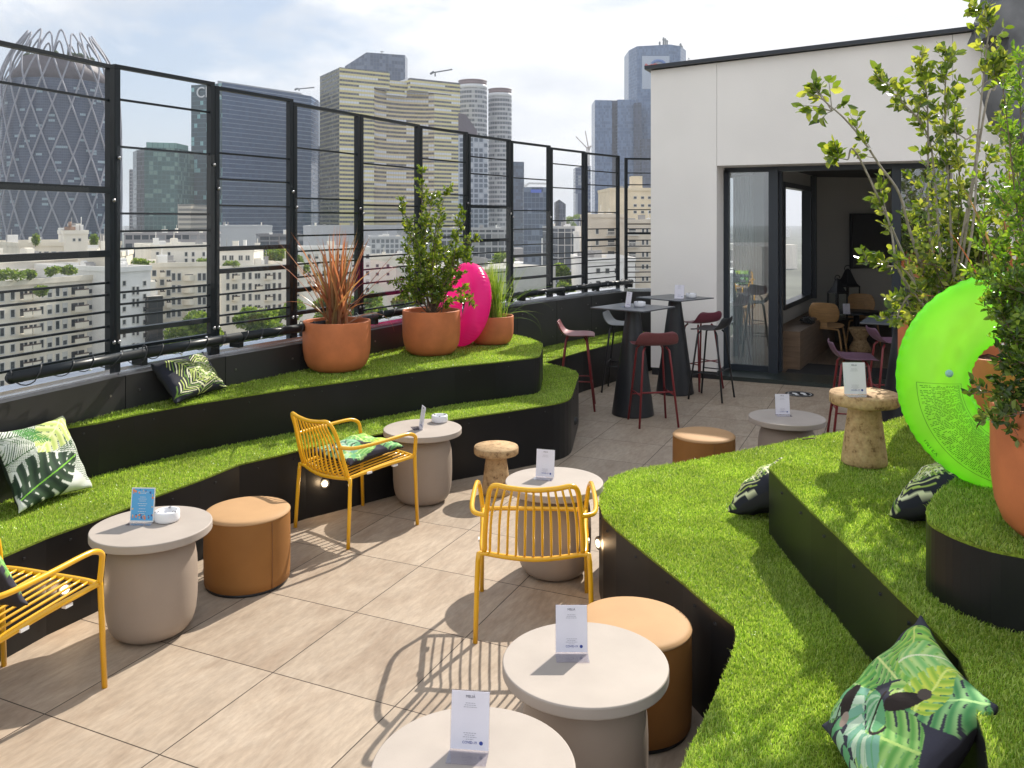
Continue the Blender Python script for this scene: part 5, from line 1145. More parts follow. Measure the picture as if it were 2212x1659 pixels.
dup(s0, W(.655, 8.60), camrot(.985, -.1), 'rose red bar stool at the left, beside the end of the lawn seat', swap={'burgundy_plastic': pink_seat})
GB = {'burgundy_paint': black_metal}
dup(s0, W(1.22, 9.45), camrot(.94, -.3), 'grey bar stool with black legs behind the nearer bar table', swap={'burgundy_plastic': grey_seat, **GB})
dup(s0, W(2.13, 9.62), camrot(-.5, .8), 'wine red bar stool against the white wall, behind the black stool', swap={'burgundy_plastic': mat('wine_plastic', (.17, .035, .06), .42, 0, .5, noise=(30, .06))})
dup(s0, W(2.13, 9.04), camrot(-.83, .56), 'black bar stool beside the closed glass door', swap={'burgundy_plastic': black_seat, **GB})
dup(s0, W(2.885, 7.17), camrot(.97, -.24), 'plum bar stool behind the cork side table with the card', swap={'burgundy_plastic': plum_seat})
dup(s0, W(3.62, 8.11), camrot(.99, -.1), 'plum bar stool half hidden by the green ring, before the open door', swap={'burgundy_plastic': plum_seat})

# -- menu card stands and ashtrays
card_w = mat('card_paper', (.74, .73, .82), .55, noise=(12, .03)); card_t = mat('card_print', (.12, .12, .16), .6); card_b = mat('card_blue', (.03, .06, .3), .6); card_g = mat('card_small_print', (.42, .42, .48), .6)
def make_sign():
    t = thing('menu_stand', 'x', 'menu stand', (0, 0, 0), 0, 'clear stands with white printed cards')
    tilt = R(-9)
    m = MB(); m.box(-.053, .053, -.06, 0, .0005, .003); m.T = Matrix.Rotation(tilt, 4, 'X'); m.box(-.053, .053, -.0005, .0015, .003, .15); m.build('acrylic_holder', acrylic, t)
    m = MB(); m.T = Matrix.Rotation(tilt, 4, 'X'); m.box(-.051, .051, -.0025, -.001, .004, .148); cd = m.build('card', card_w, t)
    def txt(s, size, z, mt):
        o = lettering(s, size, (0, 0, 0), 0, mt, cd, .0002); o.rotation_euler = (0, 0, 0); o.matrix_local = Matrix.Rotation(tilt, 4, 'X') @ Matrix.Translation((0, -.003, z)) @ Matrix.Rotation(R(90), 4, 'X')
    txt('MELIÁ', .0095, .135, card_t); txt('COVID-19', .0088, .0215, card_b)
    m = MB(); m.T = Matrix.Rotation(tilt, 4, 'X')
    for z, w in ((.118, .026), (.113, .031), (.108, .036), (.044, .034), (.039, .028), (.034, .037), (.0285, .02)):
        x = -w / 2
        while x < w / 2: q = .004 + .003 * ((int(x * 9000) % 5) / 5); m.box(x, min(w / 2, x + q), -.0031, -.0027, z, z + .0016); x += q + .0015
    m.build('small_print', card_g, cd)
    m = MB(); m.T = Matrix.Rotation(tilt, 4, 'X') @ Matrix.Translation((.031, -.003, .0215)) @ Matrix.Rotation(R(90), 4, 'X'); m.lathe([(.005, 0), (.005, .0004)], 16, 0); m.build('round_emblem', card_b, cd)
    return t
sg = make_sign()
def putsign(o, u, v, z, rx, ry, lab, first=False):
    p = G(u, v, z + .001); rz = camrot(-rx, -ry)   # (rx, ry): camera-frame direction the card faces; local -Y faces it
    if first: o.location = p; o.rotation_euler = (0, 0, rz); o['label'] = lab
    else: dup(o, p, rz, lab)
putsign(sg, 1235, 1411, .49, 0, -1, 'printed card in a clear stand on the table in front of the pouf', True)
for a in ((1014, 1622, .49, -.12, -1, 'printed card in a clear stand on the nearest table at the bottom edge'), (1177, 1031, .49, -.3, -1, 'printed card in a clear stand on the middle round table'), (909, 925, .49, -1, -.35, 'printed card seen edge on, on the table behind the leafy cushion chair'),
          (1691, 896, .49, -.05, -1, 'printed card in a clear stand on the round table near the door'), (1848, 853, T2Z + .342, 0, -1, 'printed card in a clear stand on the cork side table'), (1356, 663, 1.05, -1, -.4, 'printed card seen edge on, on the nearer bar table'), (1467, 645, 1.05, -.45, -1, 'printed card on the bar table by the white wall')):
    putsign(sg, *a)
dup(sg, P(1829, 12.1, .56), camrot(0, 1), 'small printed card on the dark lounge table between the wooden chairs')
bs = thing('menu_stand', 'clear stand with a bright blue card edged in orange and leaves, on the left table', 'menu stand', tuple(G(306, 1129, .491)), camrot(.05, 1))
m = MB(); m.box(-.058, .058, -.04, 0, .0005, .003); m.T = Matrix.Rotation(R(-8), 4, 'X'); m.box(-.058, .058, -.0005, .0015, .003, .16); m.build('acrylic_holder', acrylic, bs)
m = MB(); m.T = Matrix.Rotation(R(-8), 4, 'X'); m.box(-.056, .056, -.0025, -.001, .004, .158, 0); cdb = m.build('card', white_paint, bs)
m = MB(); m.T = Matrix.Rotation(R(-8), 4, 'X'); m.box(-.0525, .0525, -.003, -.0026, .01, .154, 0)
for k in range(34):
    e = k % 4; a = rng.uniform(-.048, .048); zz_ = rng.uniform(.015, .035) if e < 2 else (rng.uniform(.132, .149) if e == 2 else rng.uniform(.02, .15)); a = a if e != 3 else rng.choice([-1, 1]) * rng.uniform(.044, .049)
    s_ = rng.uniform(.003, .006); n_ = 7; vs = [(a + s_ * math.cos(6.28 * i / n_) * rng.uniform(.5, 1.2), -.0032 - .00002 * k, zz_ + s_ * math.sin(6.28 * i / n_)) for i in range(n_)]; m.add(vs, [tuple(range(n_))], int(rng.integers(1, 4)))
m.build('blue_print', [mat('card_sky_blue', (.10, .38, .72), .5), mat('card_orange', (.8, .25, .08), .5), mat('card_navy', (.04, .1, .35), .5), mat('card_sand', (.75, .5, .25), .5)], cdb)
m = MB(); m.T = Matrix.Rotation(R(-8), 4, 'X')
for z, w in ((.138, .05), (.132, .03), (.115, .026), (.106, .04), (.097, .03), (.085, .044), (.076, .034), (.062, .03), (.05, .038), (.041, .026)):
    x = -w / 2
    while x < w / 2: m.box(x, min(w / 2, x + .006), -.0046, -.0042, z, z + .0018); x += .0078
m.build('small_print', white_paint, cdb)
def make_ash():
    t = thing('ashtray', 'x', 'ashtray', (0, 0, 0), 0, 'round white ashtrays')
    m = MB(); m.lathe([(.05, 0), (.055, .003), (.057, .012), (.057, .042), (.054, .048), (.047, .049), (.043, .046), (.04, .03), (.001, .028)], 40, 0)
    m.build('bowl', ceramic, t)
    m = MB()
    for k in range(3): a = k * 2.094; m.cbox((.045 * math.cos(a), .045 * math.sin(a), .0475), (.02, .009, .004), 0, a)
    m.build('notches', mat('ash_grey', (.2, .2, .22), .6), t); return t
a0 = make_ash(); a0.location = G(361, 1124, .491); a0['label'] = 'white ashtray beside the blue card on the left table'
for u, v, z, l in ((949.6, 911, .491, 'white ashtray on the table behind the leafy cushion chair'), (1382, 662, 1.051, 'white ashtray on the nearer bar table'), (1493, 643, 1.051, 'white ashtray on the bar table by the white wall'), (1943, 706, 1.051, 'white ashtray on the dark table left of the green ring')): dup(a0, G(u, v, z), rng.uniform(0, 6), l)

# -- lounge furniture
def ply_chair(label, u, d, fx, fy):
    t = thing('plywood_chair', label, 'chair', tuple(P(u, d, .014)), camrot(fx, fy), 'moulded plywood chairs in the lounge'); w_ = mat('plywood', (.52, .30, .13), .45, 0, .4, noise=(6, .15, 6, (1, 9, 9)))
    def plate(nm, w, h, z0, y0, tilt, cu_):
        vs = []; nx = 8; nz = 6
        for j in range(nz + 1):
            for i in range(nx + 1):
                a = -1 + 2 * i / nx; c = -1 + 2 * j / nz; k = 1 - .12 * c * c * a * a; vs.append((a * w * (1 - .16 * c * c * (1 if c > 0 else .3)) * k, y0 + cu_ * a * a - math.sin(tilt) * c * h, z0 + math.cos(tilt) * c * h * (1 - .1 * a * a)))
        m = MB(); m.add(vs, [(j * (nx + 1) + i, j * (nx + 1) + i + 1, (j + 1) * (nx + 1) + i + 1, (j + 1) * (nx + 1) + i) for j in range(nz) for i in range(nx)], 0, True); return mods(m.build(nm, w_, t), sol=.01, sub=1)
    plate('backrest', .21, .145, .60, -.24, .2, .05); plate('seat', .24, .22, .40, 0.02, -1.52, -.0)
    m = MB(); m.bar((0, -.2, .62), (0, -.2, .38), .09, .012); m.bar((0, -.2, .38), (0, .15, .37), .09, .012); m.build('spine', w_, t)
    for y in (-.17, .2):
        m = MB(); m.tube([(-.24, y * 1.15, 0), (-.2, y, .3), (-.15, y, .365), (.15, y, .365), (.2, y, .3), (.24, y * 1.15, 0)], .014, 6, smooth_path=3); m.build('leg_hoop', w_, t)
ply_chair('bent plywood chair with round back, nearer the glass door', 1785, 12.0, .5, .87); ply_chair('bent plywood chair facing us behind the dark lounge table', 1862, 13.0, -.3, -.95)
t = thing('lounge_table', 'low dark round table between the plywood chairs', 'table', tuple(P(1850, 12.5, .014))); m = MB(); m.lathe([(.38, .52), (.385, .53), (.38, .54), (.001, .54)], 40, 0); m.build('table_top', black_metal, t); m = MB(); m.lathe([(.22, 0), (.2, .02), (.05, .1), (.04, .5), (.1, .52)], 32, 0); m.build('foot', black_metal, t)
def lantern(label, u, v, d, s):
    t = thing('lantern', label, 'lantern', tuple(P(u, d, ZV(v, d))), R(YAW + 20), 'black lanterns in the lounge'); w = .085 * s; h = .36 * s
    m = MB(); m.box(-w, w, -w, w, 0, .02)
    m.build('base', black_metal, t)
    m = MB()
    for x in (-1, 1):
        for y in (-1, 1): m.box(x * w - .008, x * w + .008, y * w - .008, y * w + .008, .02, h)
    m.box(-w - .008, w + .008, -w - .008, w + .008, h, h + .02); m.build('frame', black_metal, t)
    m = MB(); m.lathe([(w * 1.45, h + .021), (w * 1.15, h + .05), (w * .7, h + .11 * s), (w * .35, h + .18 * s), (w * .1, h + .2 * s)], 4, 0, smooth=False); o = m.build('roof', black_metal, t); o.rotation_euler = (0, 0, R(45))
    m = MB(); m.tube([(w * .5 * math.cos(a), 0, h + .2 * s + .05 * math.sin(a)) for a in np.linspace(0, 6.1, 14)], .007, 5); m.build('ring_handle', black_metal, t)
    m = MB()
    for y in (-1, 1): m.box(-w + .01, w - .01, y * w - .002, y * w + .002, .021, h - .001)
    m.build('glass_pane', clear_glass, t)
lantern('black lantern with a ring handle, front and shorter of the pair', 1809, 692, 13.0, 1.15); lantern('taller black lantern standing behind the shorter one', 1831, 690, 13.5, 1.45)
m = MB(); p = P(1825, 13.3); m.cbox((p.x, p.y, .2), (1.3, .5, .37), 0, R(YAW)); tag(m.build('low_sideboard', mat('dark_wood', (.05, .04, .03), .5, noise=(5, .3))), 'low dark sideboard under the lanterns in the lounge', 'sideboard')

# ================================================================== CUSHIONS (printed cloth: colours per vertex of a fine mesh)
def frond(c, u, v, b, ang, L, Wd, n, cols, fill=.58, skew=1.0):
    ca, sa = math.cos(ang), math.sin(ang); a = (u - b[0]) * ca + (v - b[1]) * sa; q = -(u - b[0]) * sa + (v - b[1]) * ca
    q = q + .12 * L * np.sin(a / L * 2.2); s = a / L; ok = (s > 0) & (s < 1); sc_ = np.clip(s, 0, 1)
    env = Wd * np.sin(np.pi * sc_ ** .75) ** .7; ph = (s * n - np.abs(q) / L * n * skew); fr = ph - np.floor(ph)
    k = ok & (np.abs(q) < env) & (fr < fill * (1 - .35 * np.abs(q) / (env + 1e-6))); idx = np.floor(ph).astype(int) % len(cols)
    for i, cc in enumerate(cols): c[k & (idx == i)] = cc
    c[ok & (np.abs(q) < .006)] = cols[0]
def monstera(c, u, v, b, ang, L, Wd, cols, vein):
    ca, sa = math.cos(ang), math.sin(ang); a = (u - b[0]) * ca + (v - b[1]) * sa; q = -(u - b[0]) * sa + (v - b[1]) * ca; s = a / L; sc_ = np.clip(s, 0, 1)
    env = Wd * (np.sin(np.pi * sc_ ** .62) ** .75) * (1 - .15 * sc_); ok = (s > 0) & (s < 1) & (np.abs(q) < env); r = np.abs(q) / (env + 1e-6)
    ph = s * 6.5 - r * .9; fr = ph - np.floor(ph); slot = (fr < .14 + .12 * r) & (r > .5); hole = (fr < .13) & (r > .15) & (r < .32)
    k = ok & ~slot & ~hole; sh = (np.sin(ph * 6.28 * 1.0) * .5 + .5)[:, None]
    c[k] = (np.array(cols[0]) * (1 - sh) + np.array(cols[1]) * sh)[k]; c[ok & (np.abs(q) < .008)] = vein
def blob(c, u, v, x, y, a, b, ang, col):
    ca, sa = math.cos(ang), math.sin(ang); p = ((u - x) * ca + (v - y) * sa) / a; q = (-(u - x) * sa + (v - y) * ca) / b; c[(p * p + q * q) < 1] = col
def pat_palm(u, v):
    c = np.tile(np.array([.022, .024, .035]), (len(u), 1)); G_ = [(.42, .52, .12), (.62, .66, .30), (.16, .28, .05), (.75, .76, .5)]
    for b, a, L, w, n in (((.0, .1), .7, 1.0, .25, 15), ((1.05, .0), 2.4, 1.0, .26, 15), ((.2, 1.05), -1.0, .9, .24, 14), ((.75, 1.05), -1.5, .95, .24, 14), ((.45, -.05), 1.35, 1.05, .24, 15)): frond(c, u, v, b, a, L, w * .82, n, [G_[i % 4] for i in range(int(a * 3) % 3, int(a * 3) % 3 + 4)], .44)
    return c
def pat_white(u, v):
    c = np.tile(np.array([.66, .68, .62]), (len(u), 1)); dg = [(.05, .11, .04), (.10, .17, .08), (.03, .07, .03)]
    for b, a, L, w, n in (((-.1, .55), .45, 1.0, .22, 34), ((1.1, .05), 2.2, 1.1, .2, 34), ((.9, .6), 2.8, .7, .2, 26), ((-.05, .9), .1, .9, .14, 28)): frond(c, u, v, b, a, L, w, n, dg, .5)
    monstera(c, u, v, (.95, 1.0), -2.5, .75, .26, [(.42, .52, .14), (.66, .70, .34)], (.7, .75, .4)); frond(c, u, v, (.25, 1.05), -.7, .5, .12, 14, [(.08, .25, .06)], .8)
    monstera(c, u, v, (.02, .12), .35, .92, .36, [(.018, .035, .022), (.05, .09, .05)], (.2, .5, .05)); return c
def pat_jungle(u, v):
    c = np.tile(np.array([.05, .05, .07]), (len(u), 1))
    for b, a, L, w, cl, ve in (((.5, 1.02), -1.3, .5, .24, [(.2, .45, .1), (.5, .66, .2)], (.7, .8, .4)), ((1.02, .2), 2.8, .55, .2, [(.1, .32, .1), (.34, .56, .22)], (.5, .8, .4)), ((.0, .6), .1, .5, .2, [(.14, .4, .1), (.4, .6, .2)], (.7, .8, .3)), ((.75, .0), 1.7, .4, .16, [(.2, .45, .12), (.45, .66, .25)], (.7, .8, .4)), ((.1, .95), -.4, .6, .22, [(.16, .42, .08), (.42, .62, .12)], (.6, .7, .2)), ((.98, .98), -2.3, .55, .2, [(.08, .28, .10), (.30, .55, .22)], (.5, .8, .3)), ((.4, .72), 1.2, .5, .18, [(.22, .5, .15), (.5, .68, .25)], (.75, .8, .5)), ((.95, .5), -2.6, .5, .2, [(.13, .36, .08), (.36, .6, .18)], (.5, .7, .2)), ((.02, .35), .3, .42, .17, [(.1, .34, .08), (.3, .56, .12)], (.6, .8, .3)), ((.75, .62), 1.9, .42, .15, [(.3, .5, .06), (.62, .7, .1)], (.7, .8, .2)), ((.05, .1), .9, .35, .12, [(.1, .3, .1), (.35, .6, .2)], (.4, .7, .2))): monstera(c, u, v, b, a, L, w, cl, ve)
    for k in range(9):
        a = -2.5 + k * .23; frond(c, u, v, (.55, .5), a, .6, .06, 3, [(.36, .56, .36), (.52, .66, .50)] if k % 2 else [(.14, .38, .18), (.2, .42, .3)], .97, .2)
    br = (.03, .022, .02); blob(c, u, v, .66, .60, .05, .13, -.5, br); blob(c, u, v, .70, .73, .045, .04, 0, (.09, .07, .06)); blob(c, u, v, .23, .30, .055, .12, .3, br); blob(c, u, v, .30, .19, .035, .055, .3, (.35, .27, .22))
    r = np.hypot(u - .62, v - .40); c[(np.abs(r - .075) < .01) & (v < .43)] = br; c[(np.abs(u - .545 - .0 * v) < .009) & (v > .4) & (v < .56)] = br; c[(np.abs(u - .20 + (v - .2) * .15) < .009) & (v < .4) & (v > .02)] = br
    return c
pmat = attr_mat('printed_cloth')
def cushion(label, A, B, D, thick, pat, back=(.03, .03, .034), Ng=90, seed=0, group='patterned cushions'):
    A, B, D = Vector(A), Vector(B), Vector(D); ctr = (B + D) / 2; X = (B - A) / 2; Y = (D - A) / 2; Z = X.cross(Y).normalized()
    g = np.random.default_rng(seed); s = np.linspace(-1, 1, Ng); S, T = np.meshgrid(s, s); S, T = S.ravel(), T.ravel()
    px_ = S * (1 - .10 * (1 - T ** 2) * S ** 2); py_ = T * (1 - .10 * (1 - S ** 2) * T ** 2)
    prof = ((1 - S ** 2) * (1 - T ** 2)) ** .40; ph = g.uniform(0, 6, 6)
    wr = .010 * np.sin(5 * S + 3 * T + ph[0]) * prof + .006 * np.sin(9 * T - 6 * S + ph[1]) * prof + .006 * np.sin((np.abs(S) + np.abs(T)) * 14 + ph[2]) * (1 - prof) * (np.abs(S) * np.abs(T))
    out = []
    for sg_ in (1, -1):
        h = sg_ * (thick / 2 * prof + .003) + wr; out.append(np.array(ctr)[None] + px_[:, None] * np.array(X)[None] + py_[:, None] * np.array(Y)[None] + h[:, None] * np.array(Z)[None])
    V = np.concatenate(out); n = Ng * Ng; i = np.arange(Ng - 1); I, J = np.meshgrid(i, i); a = (J * Ng + I).ravel()
    f1 = np.stack([a, a + 1, a + Ng + 1, a + Ng], 1); f2 = f1[:, ::-1] + n
    e = [list(range(0, Ng)), list(range(Ng - 1, n, Ng)), list(range(n - 1, n - Ng - 1, -1)), list(range(n - Ng, -1, -Ng))]; sf = []
    for q in e:
        for x, y in zip(q, q[1:]): sf.append((y, x, x + n, y + n))
    cf = pat((S + 1) / 2, (T + 1) / 2); cb_ = np.tile(np.array(back), (n, 1)); V -= np.array(ctr)
    o = link('cushion', raw_mesh('cushion', V, np.concatenate([f1, f2, np.array(sf)]), pmat, True, 4, np.concatenate([cf, cb_])), None, tuple(ctr)); return tag(o, label, 'cushion', group)
def wv(a): return W(*a)
cushion('white and green cushion with a big dark split leaf, against the left riser', wv((-2.405, 4.13, .47)), wv((-2.255, 4.55, .465)), wv((-2.62, 4.235, .83)), .13, pat_white, (.02, .03, .02), 120, 1)
cushion('oblong dark and lime palm leaf cushion leaning on the parapet', wv((-2.06, 5.19, .775)), wv((-1.92, 5.69, .775)), wv((-2.25, 5.27, 1.0)), .13, pat_palm, Ng=150, seed=2)
cushion('large bright jungle print cushion in the lower right corner', wv((.875, 2.376, .475)), wv((.835, 1.93, .475)), wv((1.165, 2.40, .775)), .14, pat_jungle, (.02, .02, .025), 170, 3)
cushion('palm print cushion behind the corner of the right middle lawn seat', wv((1.34, 4.47, .48)), wv((1.05, 4.11, .48)), wv((1.58, 4.29, .70)), .19, pat_palm, Ng=80, seed=4)
cushion('palm print cushion beside the upper lawn seat below the green ring', wv((1.72, 3.52, .79)), wv((1.42, 3.19, .79)), wv((1.98, 3.30, .97)), .19, pat_palm, Ng=90, seed=5)
f2_ = Vector((.66, .75)).normalized(); rr_ = Vector((f2_.y, -f2_.x)); c2 = Vector((-.97, 5.26))
def loc2(x, y, z, c=c2, f=f2_, r=rr_): p = c + r * x + f * y; return (p.x, p.y, z)
cushion('leafy green and black cushion lying flat on a yellow chair', wv(loc2(-.2, -.2, .465)), wv(loc2(.2, -.2, .465)), wv(loc2(-.2, .22, .49)), .09, pat_jungle, Ng=100, seed=6)
f3_ = Vector((.31, .95)).normalized(); r3_ = Vector((f3_.y, -f3_.x)); c3 = Vector((-1.995, 3.27))
cushion('leafy dark backed cushion leaning on the leftmost yellow chair', wv(loc2(.19, -.03, .45, c3, f3_, r3_)), wv(loc2(-.2, -.03, .45, c3, f3_, r3_)), wv(loc2(.19, -.22, .78, c3, f3_, r3_)), .12, pat_jungle, Ng=80, seed=7)

# ================================================================== POTS, RINGS, PLANTS
def pot_mesh(r, h):
    m = MB(); m.lathe([(r * .62, .0), (r * .74, h * .03), (r * .86, h * .10), (r * .95, h * .24), (r * .99, h * .42), (r, h * .6), (r, h * .985), (r * .992, h), (r * .93, h), (r * .925, h * .985), (r * .92, h * .9), (r * .9, h * .87)], 64, 0, caps=False)
    vs = [(r * .62 * math.cos(2 * math.pi * k / 32), r * .62 * math.sin(2 * math.pi * k / 32), .001) for k in range(32)]; m.add(vs, [tuple(range(32))[::-1]]); return m
def pot(label, xc, d, z, r, h, name='planter', group='terracotta planters'):
    t = thing(name, label, 'planter', tuple(W(xc, d, z)), rng.uniform(0, 6), group); pot_mesh(r, h).build('pot', terracotta, t)
    m = MB(); n = 24; vs = [(0, 0, h * .9)] + [(r * .915 * q * math.cos(2 * math.pi * k / n), r * .915 * q * math.sin(2 * math.pi * k / n), h * .88 + .012 * math.sin(k * 3 + q * 9)) for q in (.5, 1) for k in range(n)]
    m.add(vs, [(0, 1 + k, 1 + (k + 1) % n) for k in range(n)] + [(1 + k, 1 + n + k, 1 + n + (k + 1) % n, 1 + (k + 1) % n) for k in range(n)], 0, True); m.build('soil', soil, t); return t
pot('round terracotta pot holding the rust coloured flax', -1.34, 6.48, T2Z + .008, .256, .375); pot('round terracotta pot holding the green shrub beside the pink ring', -.69, 7.25, T2Z + .008, .247, .375); pot('low terracotta bowl pot holding feathery grass, right of the pink ring', -.19, 7.84, T2Z + .008, .205, .26)
pot('large terracotta pot at the right picture edge, in front of the green ring', 1.64, 2.45, T3Z + .006, .225, .385); pot('sunlit terracotta pot seen through the hole of the green ring', 2.06, 3.52, T3Z + .006, .25, .37); pot('tall terracotta pot behind the green ring, left side showing', 2.37, 4.6, T2Z + .006, .25, .6)
# swim rings
def ring_mat(name, col, tcol, tr=.62, see=.1, pale=(1, 1, 1)):
    m = bpy.data.materials.new(name); m.use_nodes = True; nt = m.node_tree; b_ = nt.nodes['Principled BSDF']; b_.inputs['Base Color'].default_value = (*col, 1); b_.inputs['Roughness'].default_value = .22
    o = nt.nodes['Material Output']; tl = nt.nodes.new('ShaderNodeBsdfTranslucent'); tl.inputs[0].default_value = (*tcol, 1); ms = nt.nodes.new('ShaderNodeMixShader'); ms.inputs[0].default_value = tr
    tp_ = nt.nodes.new('ShaderNodeBsdfTransparent'); tp_.inputs[0].default_value = (*tcol, 1); m2 = nt.nodes.new('ShaderNodeMixShader'); m2.inputs[0].default_value = see
    n = nt.nodes.new('ShaderNodeTexNoise'); n.inputs['Scale'].default_value = 6; t = nt.nodes.new('ShaderNodeTexCoord'); nt.links.new(t.outputs['Object'], n.inputs['Vector']); bp = nt.nodes.new('ShaderNodeBump'); bp.inputs['Strength'].default_value = .2; bp.inputs['Distance'].default_value = .02; nt.links.new(n.outputs['Fac'], bp.inputs['Height']); nt.links.new(bp.outputs[0], b_.inputs['Normal'])
    lw = nt.nodes.new('ShaderNodeLayerWeight'); lw.inputs[0].default_value = .5; fm = nt.nodes.new('ShaderNodeMix'); fm.data_type = 'RGBA'   # thin film: paler face on, deeper towards the rim
    fm.inputs[6].default_value = (*pale, 1); fm.inputs[7].default_value = (*tcol, 1); pw_ = nt.nodes.new('ShaderNodeMath'); pw_.operation = 'POWER'; pw_.inputs[1].default_value = .9; nt.links.new(lw.outputs['Facing'], pw_.inputs[0]); nt.links.new(pw_.outputs[0], fm.inputs[0]); nt.links.new(fm.outputs[2], tl.inputs[0])
    nt.links.new(b_.outputs[0], ms.inputs[1]); nt.links.new(tl.outputs[0], ms.inputs[2]); nt.links.new(ms.outputs[0], m2.inputs[1]); nt.links.new(tp_.outputs[0], m2.inputs[2]); nt.links.new(m2.outputs[0], o.inputs[0]); return m
def swim_ring(label, ctr, R0, r0, rz, tilt, mt, name='swim_ring', flat=1.0):
    t = thing(name, label, 'swim ring', tuple(ctr), 0, 'inflatable swim rings'); t.rotation_euler = (tilt, 0, rz); NU, NV = 260, 36; vs = []; fs = []
    for i in range(NU):
        a = 2 * math.pi * i / NU
        for j in range(NV):
            b_ = 2 * math.pi * j / NV; outer = max(0, math.cos(b_)) ** 16; inn_ = max(0, -math.cos(b_)) ** 12
            rr = r0 * (1 - .035 * outer * (.5 + .5 * math.sin(a * 58 + 1.5 * math.sin(a * 7))) - .05 * inn_ * (.5 + .5 * math.sin(a * 38)))
            rho = R0 + rr * math.cos(b_); vs.append((rho * math.cos(a), rr * math.sin(b_) * flat, rho * math.sin(a)))
    for i in range(NU):
        for j in range(NV): fs.append((i * NV + j, i * NV + (j + 1) % NV, ((i + 1) % NU) * NV + (j + 1) % NV, ((i + 1) % NU) * NV + j))
    m = MB(); m.add(vs, fs, 0, True); m.build('inflated_ring', mt, t); return t
green_pl = ring_mat('lime_plastic', (.26, .85, .03), (.30, 1.0, .03), .66, .1, (.85, 1.0, .42)); pink_pl = ring_mat('pink_plastic', (1.0, .04, .36), (1.0, .08, .45), .62, .12, (1.0, .22, .62))
gr_c = W((2192 - CU) / F * 2.98, 2.98, ZV(826, 2.98)); GR, Gr = .268, .122
ring = swim_ring('lime green inflatable swim ring standing upright behind the large pot', gr_c, GR, Gr, camrot(.2, 1), R(-4), green_pl)
ring_ink = mat('ring_ink', (.06, .26, .03), .6)
def on_ring(rho, a): return Vector((rho * math.cos(a), -math.sqrt(max(0, Gr ** 2 - (rho - GR) ** 2)) - .0012, rho * math.sin(a)))
m = MB(); a0_, a1_ = math.pi * 1.0, math.pi * 1.42
def seg(rho0, rho1, aa, ab):
    n = max(2, int((ab - aa) / .03)); vs = []; 
    for i in range(n + 1):
        a = aa + (ab - aa) * i / n; vs += [on_ring(rho0, a), on_ring(rho1, a)]
    m.add(vs, [(2 * i, 2 * i + 2, 2 * i + 3, 2 * i + 1) for i in range(n)])
for r_ in (.205, .345): seg(r_, r_ + .0015, a0_, a1_)
for a in (a0_, a1_):
    vs = []; 
    for i in range(13): rho = .205 + .14 * i / 12; vs += [on_ring(rho, a), on_ring(rho, a + .004)]
    m.add(vs, [(2 * i, 2 * i + 2, 2 * i + 3, 2 * i + 1) for i in range(12)])
a = a0_ + .03
while a < a1_ - .03:
    rho = .212
    while rho < .336:
        w_ = rng.uniform(.004, .014)
        if rng.random() < .86:
            v4 = [on_ring(min(.338, rho + w_ * k / 2), a + dd) for k in range(3) for dd in (0, .007)]; m.add(v4, [(0, 2, 3, 1), (2, 4, 5, 3)])
        rho += w_ + .003
    a += .017
m.build('warning_print', ring_ink, ring)
for i, ch in enumerate('INTEX'):
    a = math.pi * 1.185 + i * .038; p = on_ring(.374, a); o = lettering(ch, .02, (0, 0, 0), 0, ring_ink, ring, .0004); o.matrix_local = Matrix.Translation(p + Vector((0, -.002, 0))) @ Matrix.Rotation(-(a + math.pi / 2), 4, 'Y') @ Matrix.Rotation(R(90), 4, 'X')
m = MB(); p = on_ring(.25, math.pi * .955); m.lathe([(.013, 0), (.013, .002), (.007, .003), (.006, .006)], 18, 0); o = m.build('valve', mat('valve_plastic', (.35, .7, .6), .3), ring); o.location = p; o.rotation_euler = (R(90), 0, 0)
swim_ring('hot pink inflatable swim ring leaning between two pots on the left lawn seat', W(-.44, 7.72, 1.135), .27, .115, camrot(.86, .5), R(-12), pink_pl)

# plants ------------------------------------------------------------
flax_mat = leaf_mat('flax_leaf', (.26, .09, .05), (.46, .22, .12), (.26, .22, .09), .4, .35, (1.5, 1.15, .8))
def strap_leaves(label, base, n, Lr, wr_, seed, name='flax', mt=None, spread=1.0, droop=1.0, cat='plant', dirs=None):
    g = np.random.default_rng(seed); t = thing(name, label, cat, tuple(base)); V = []; Fq = []; K = 9
    for i in range(n):
        az = g.uniform(0, 2 * math.pi); el = R(90) - abs(g.normal(0, .38)) * spread; L = g.uniform(*Lr); w = g.uniform(*wr_)
        if dirs is not None and i < len(dirs): az, el, L, w = dirs[i]
        dx, dy = math.cos(az), math.sin(az); p = np.array([g.normal(0, .035), g.normal(0, .035), 0.]); e = el; dr = droop * g.uniform(.3, 1.5) * (1.55 - el) * .5 + .03 * g.random(); side = np.array([-dy, dx, 0]); tw = g.normal(0, .3)
        o = len(V)
        for k in range(K + 1):
            s = k / K; ww = w * (min(1, .55 + s * 2.0)) * (1 - s ** 2.2) + .0008
            up = np.array([-math.sin(e) * dx, -math.sin(e) * dy, math.cos(e)]); sd_ = side * math.cos(tw) + up * math.sin(tw)
            V += [p + sd_ * ww / 2 + up * ww * .2, p.copy(), p - sd_ * ww / 2 + up * ww * .2]
            p = p + np.array([math.cos(e) * dx, math.cos(e) * dy, math.sin(e)]) * L / K; e -= dr * (s + .2) * .42
        for k in range(K):
            a = o + k * 3; Fq += [(a, a + 1, a + 4, a + 3), (a + 1, a + 2, a + 5, a + 4)]
    link('leaves', raw_mesh('leaves', np.array(V), np.array(Fq), mt or flax_mat, True), t); return t
strap_leaves('rust and orange strap leaved flax fanning out of its pot', W(-1.34, 6.48, T2Z + .33), 120, (.42, .82), (.014, .027), 5, droop=1.1, spread=.95)
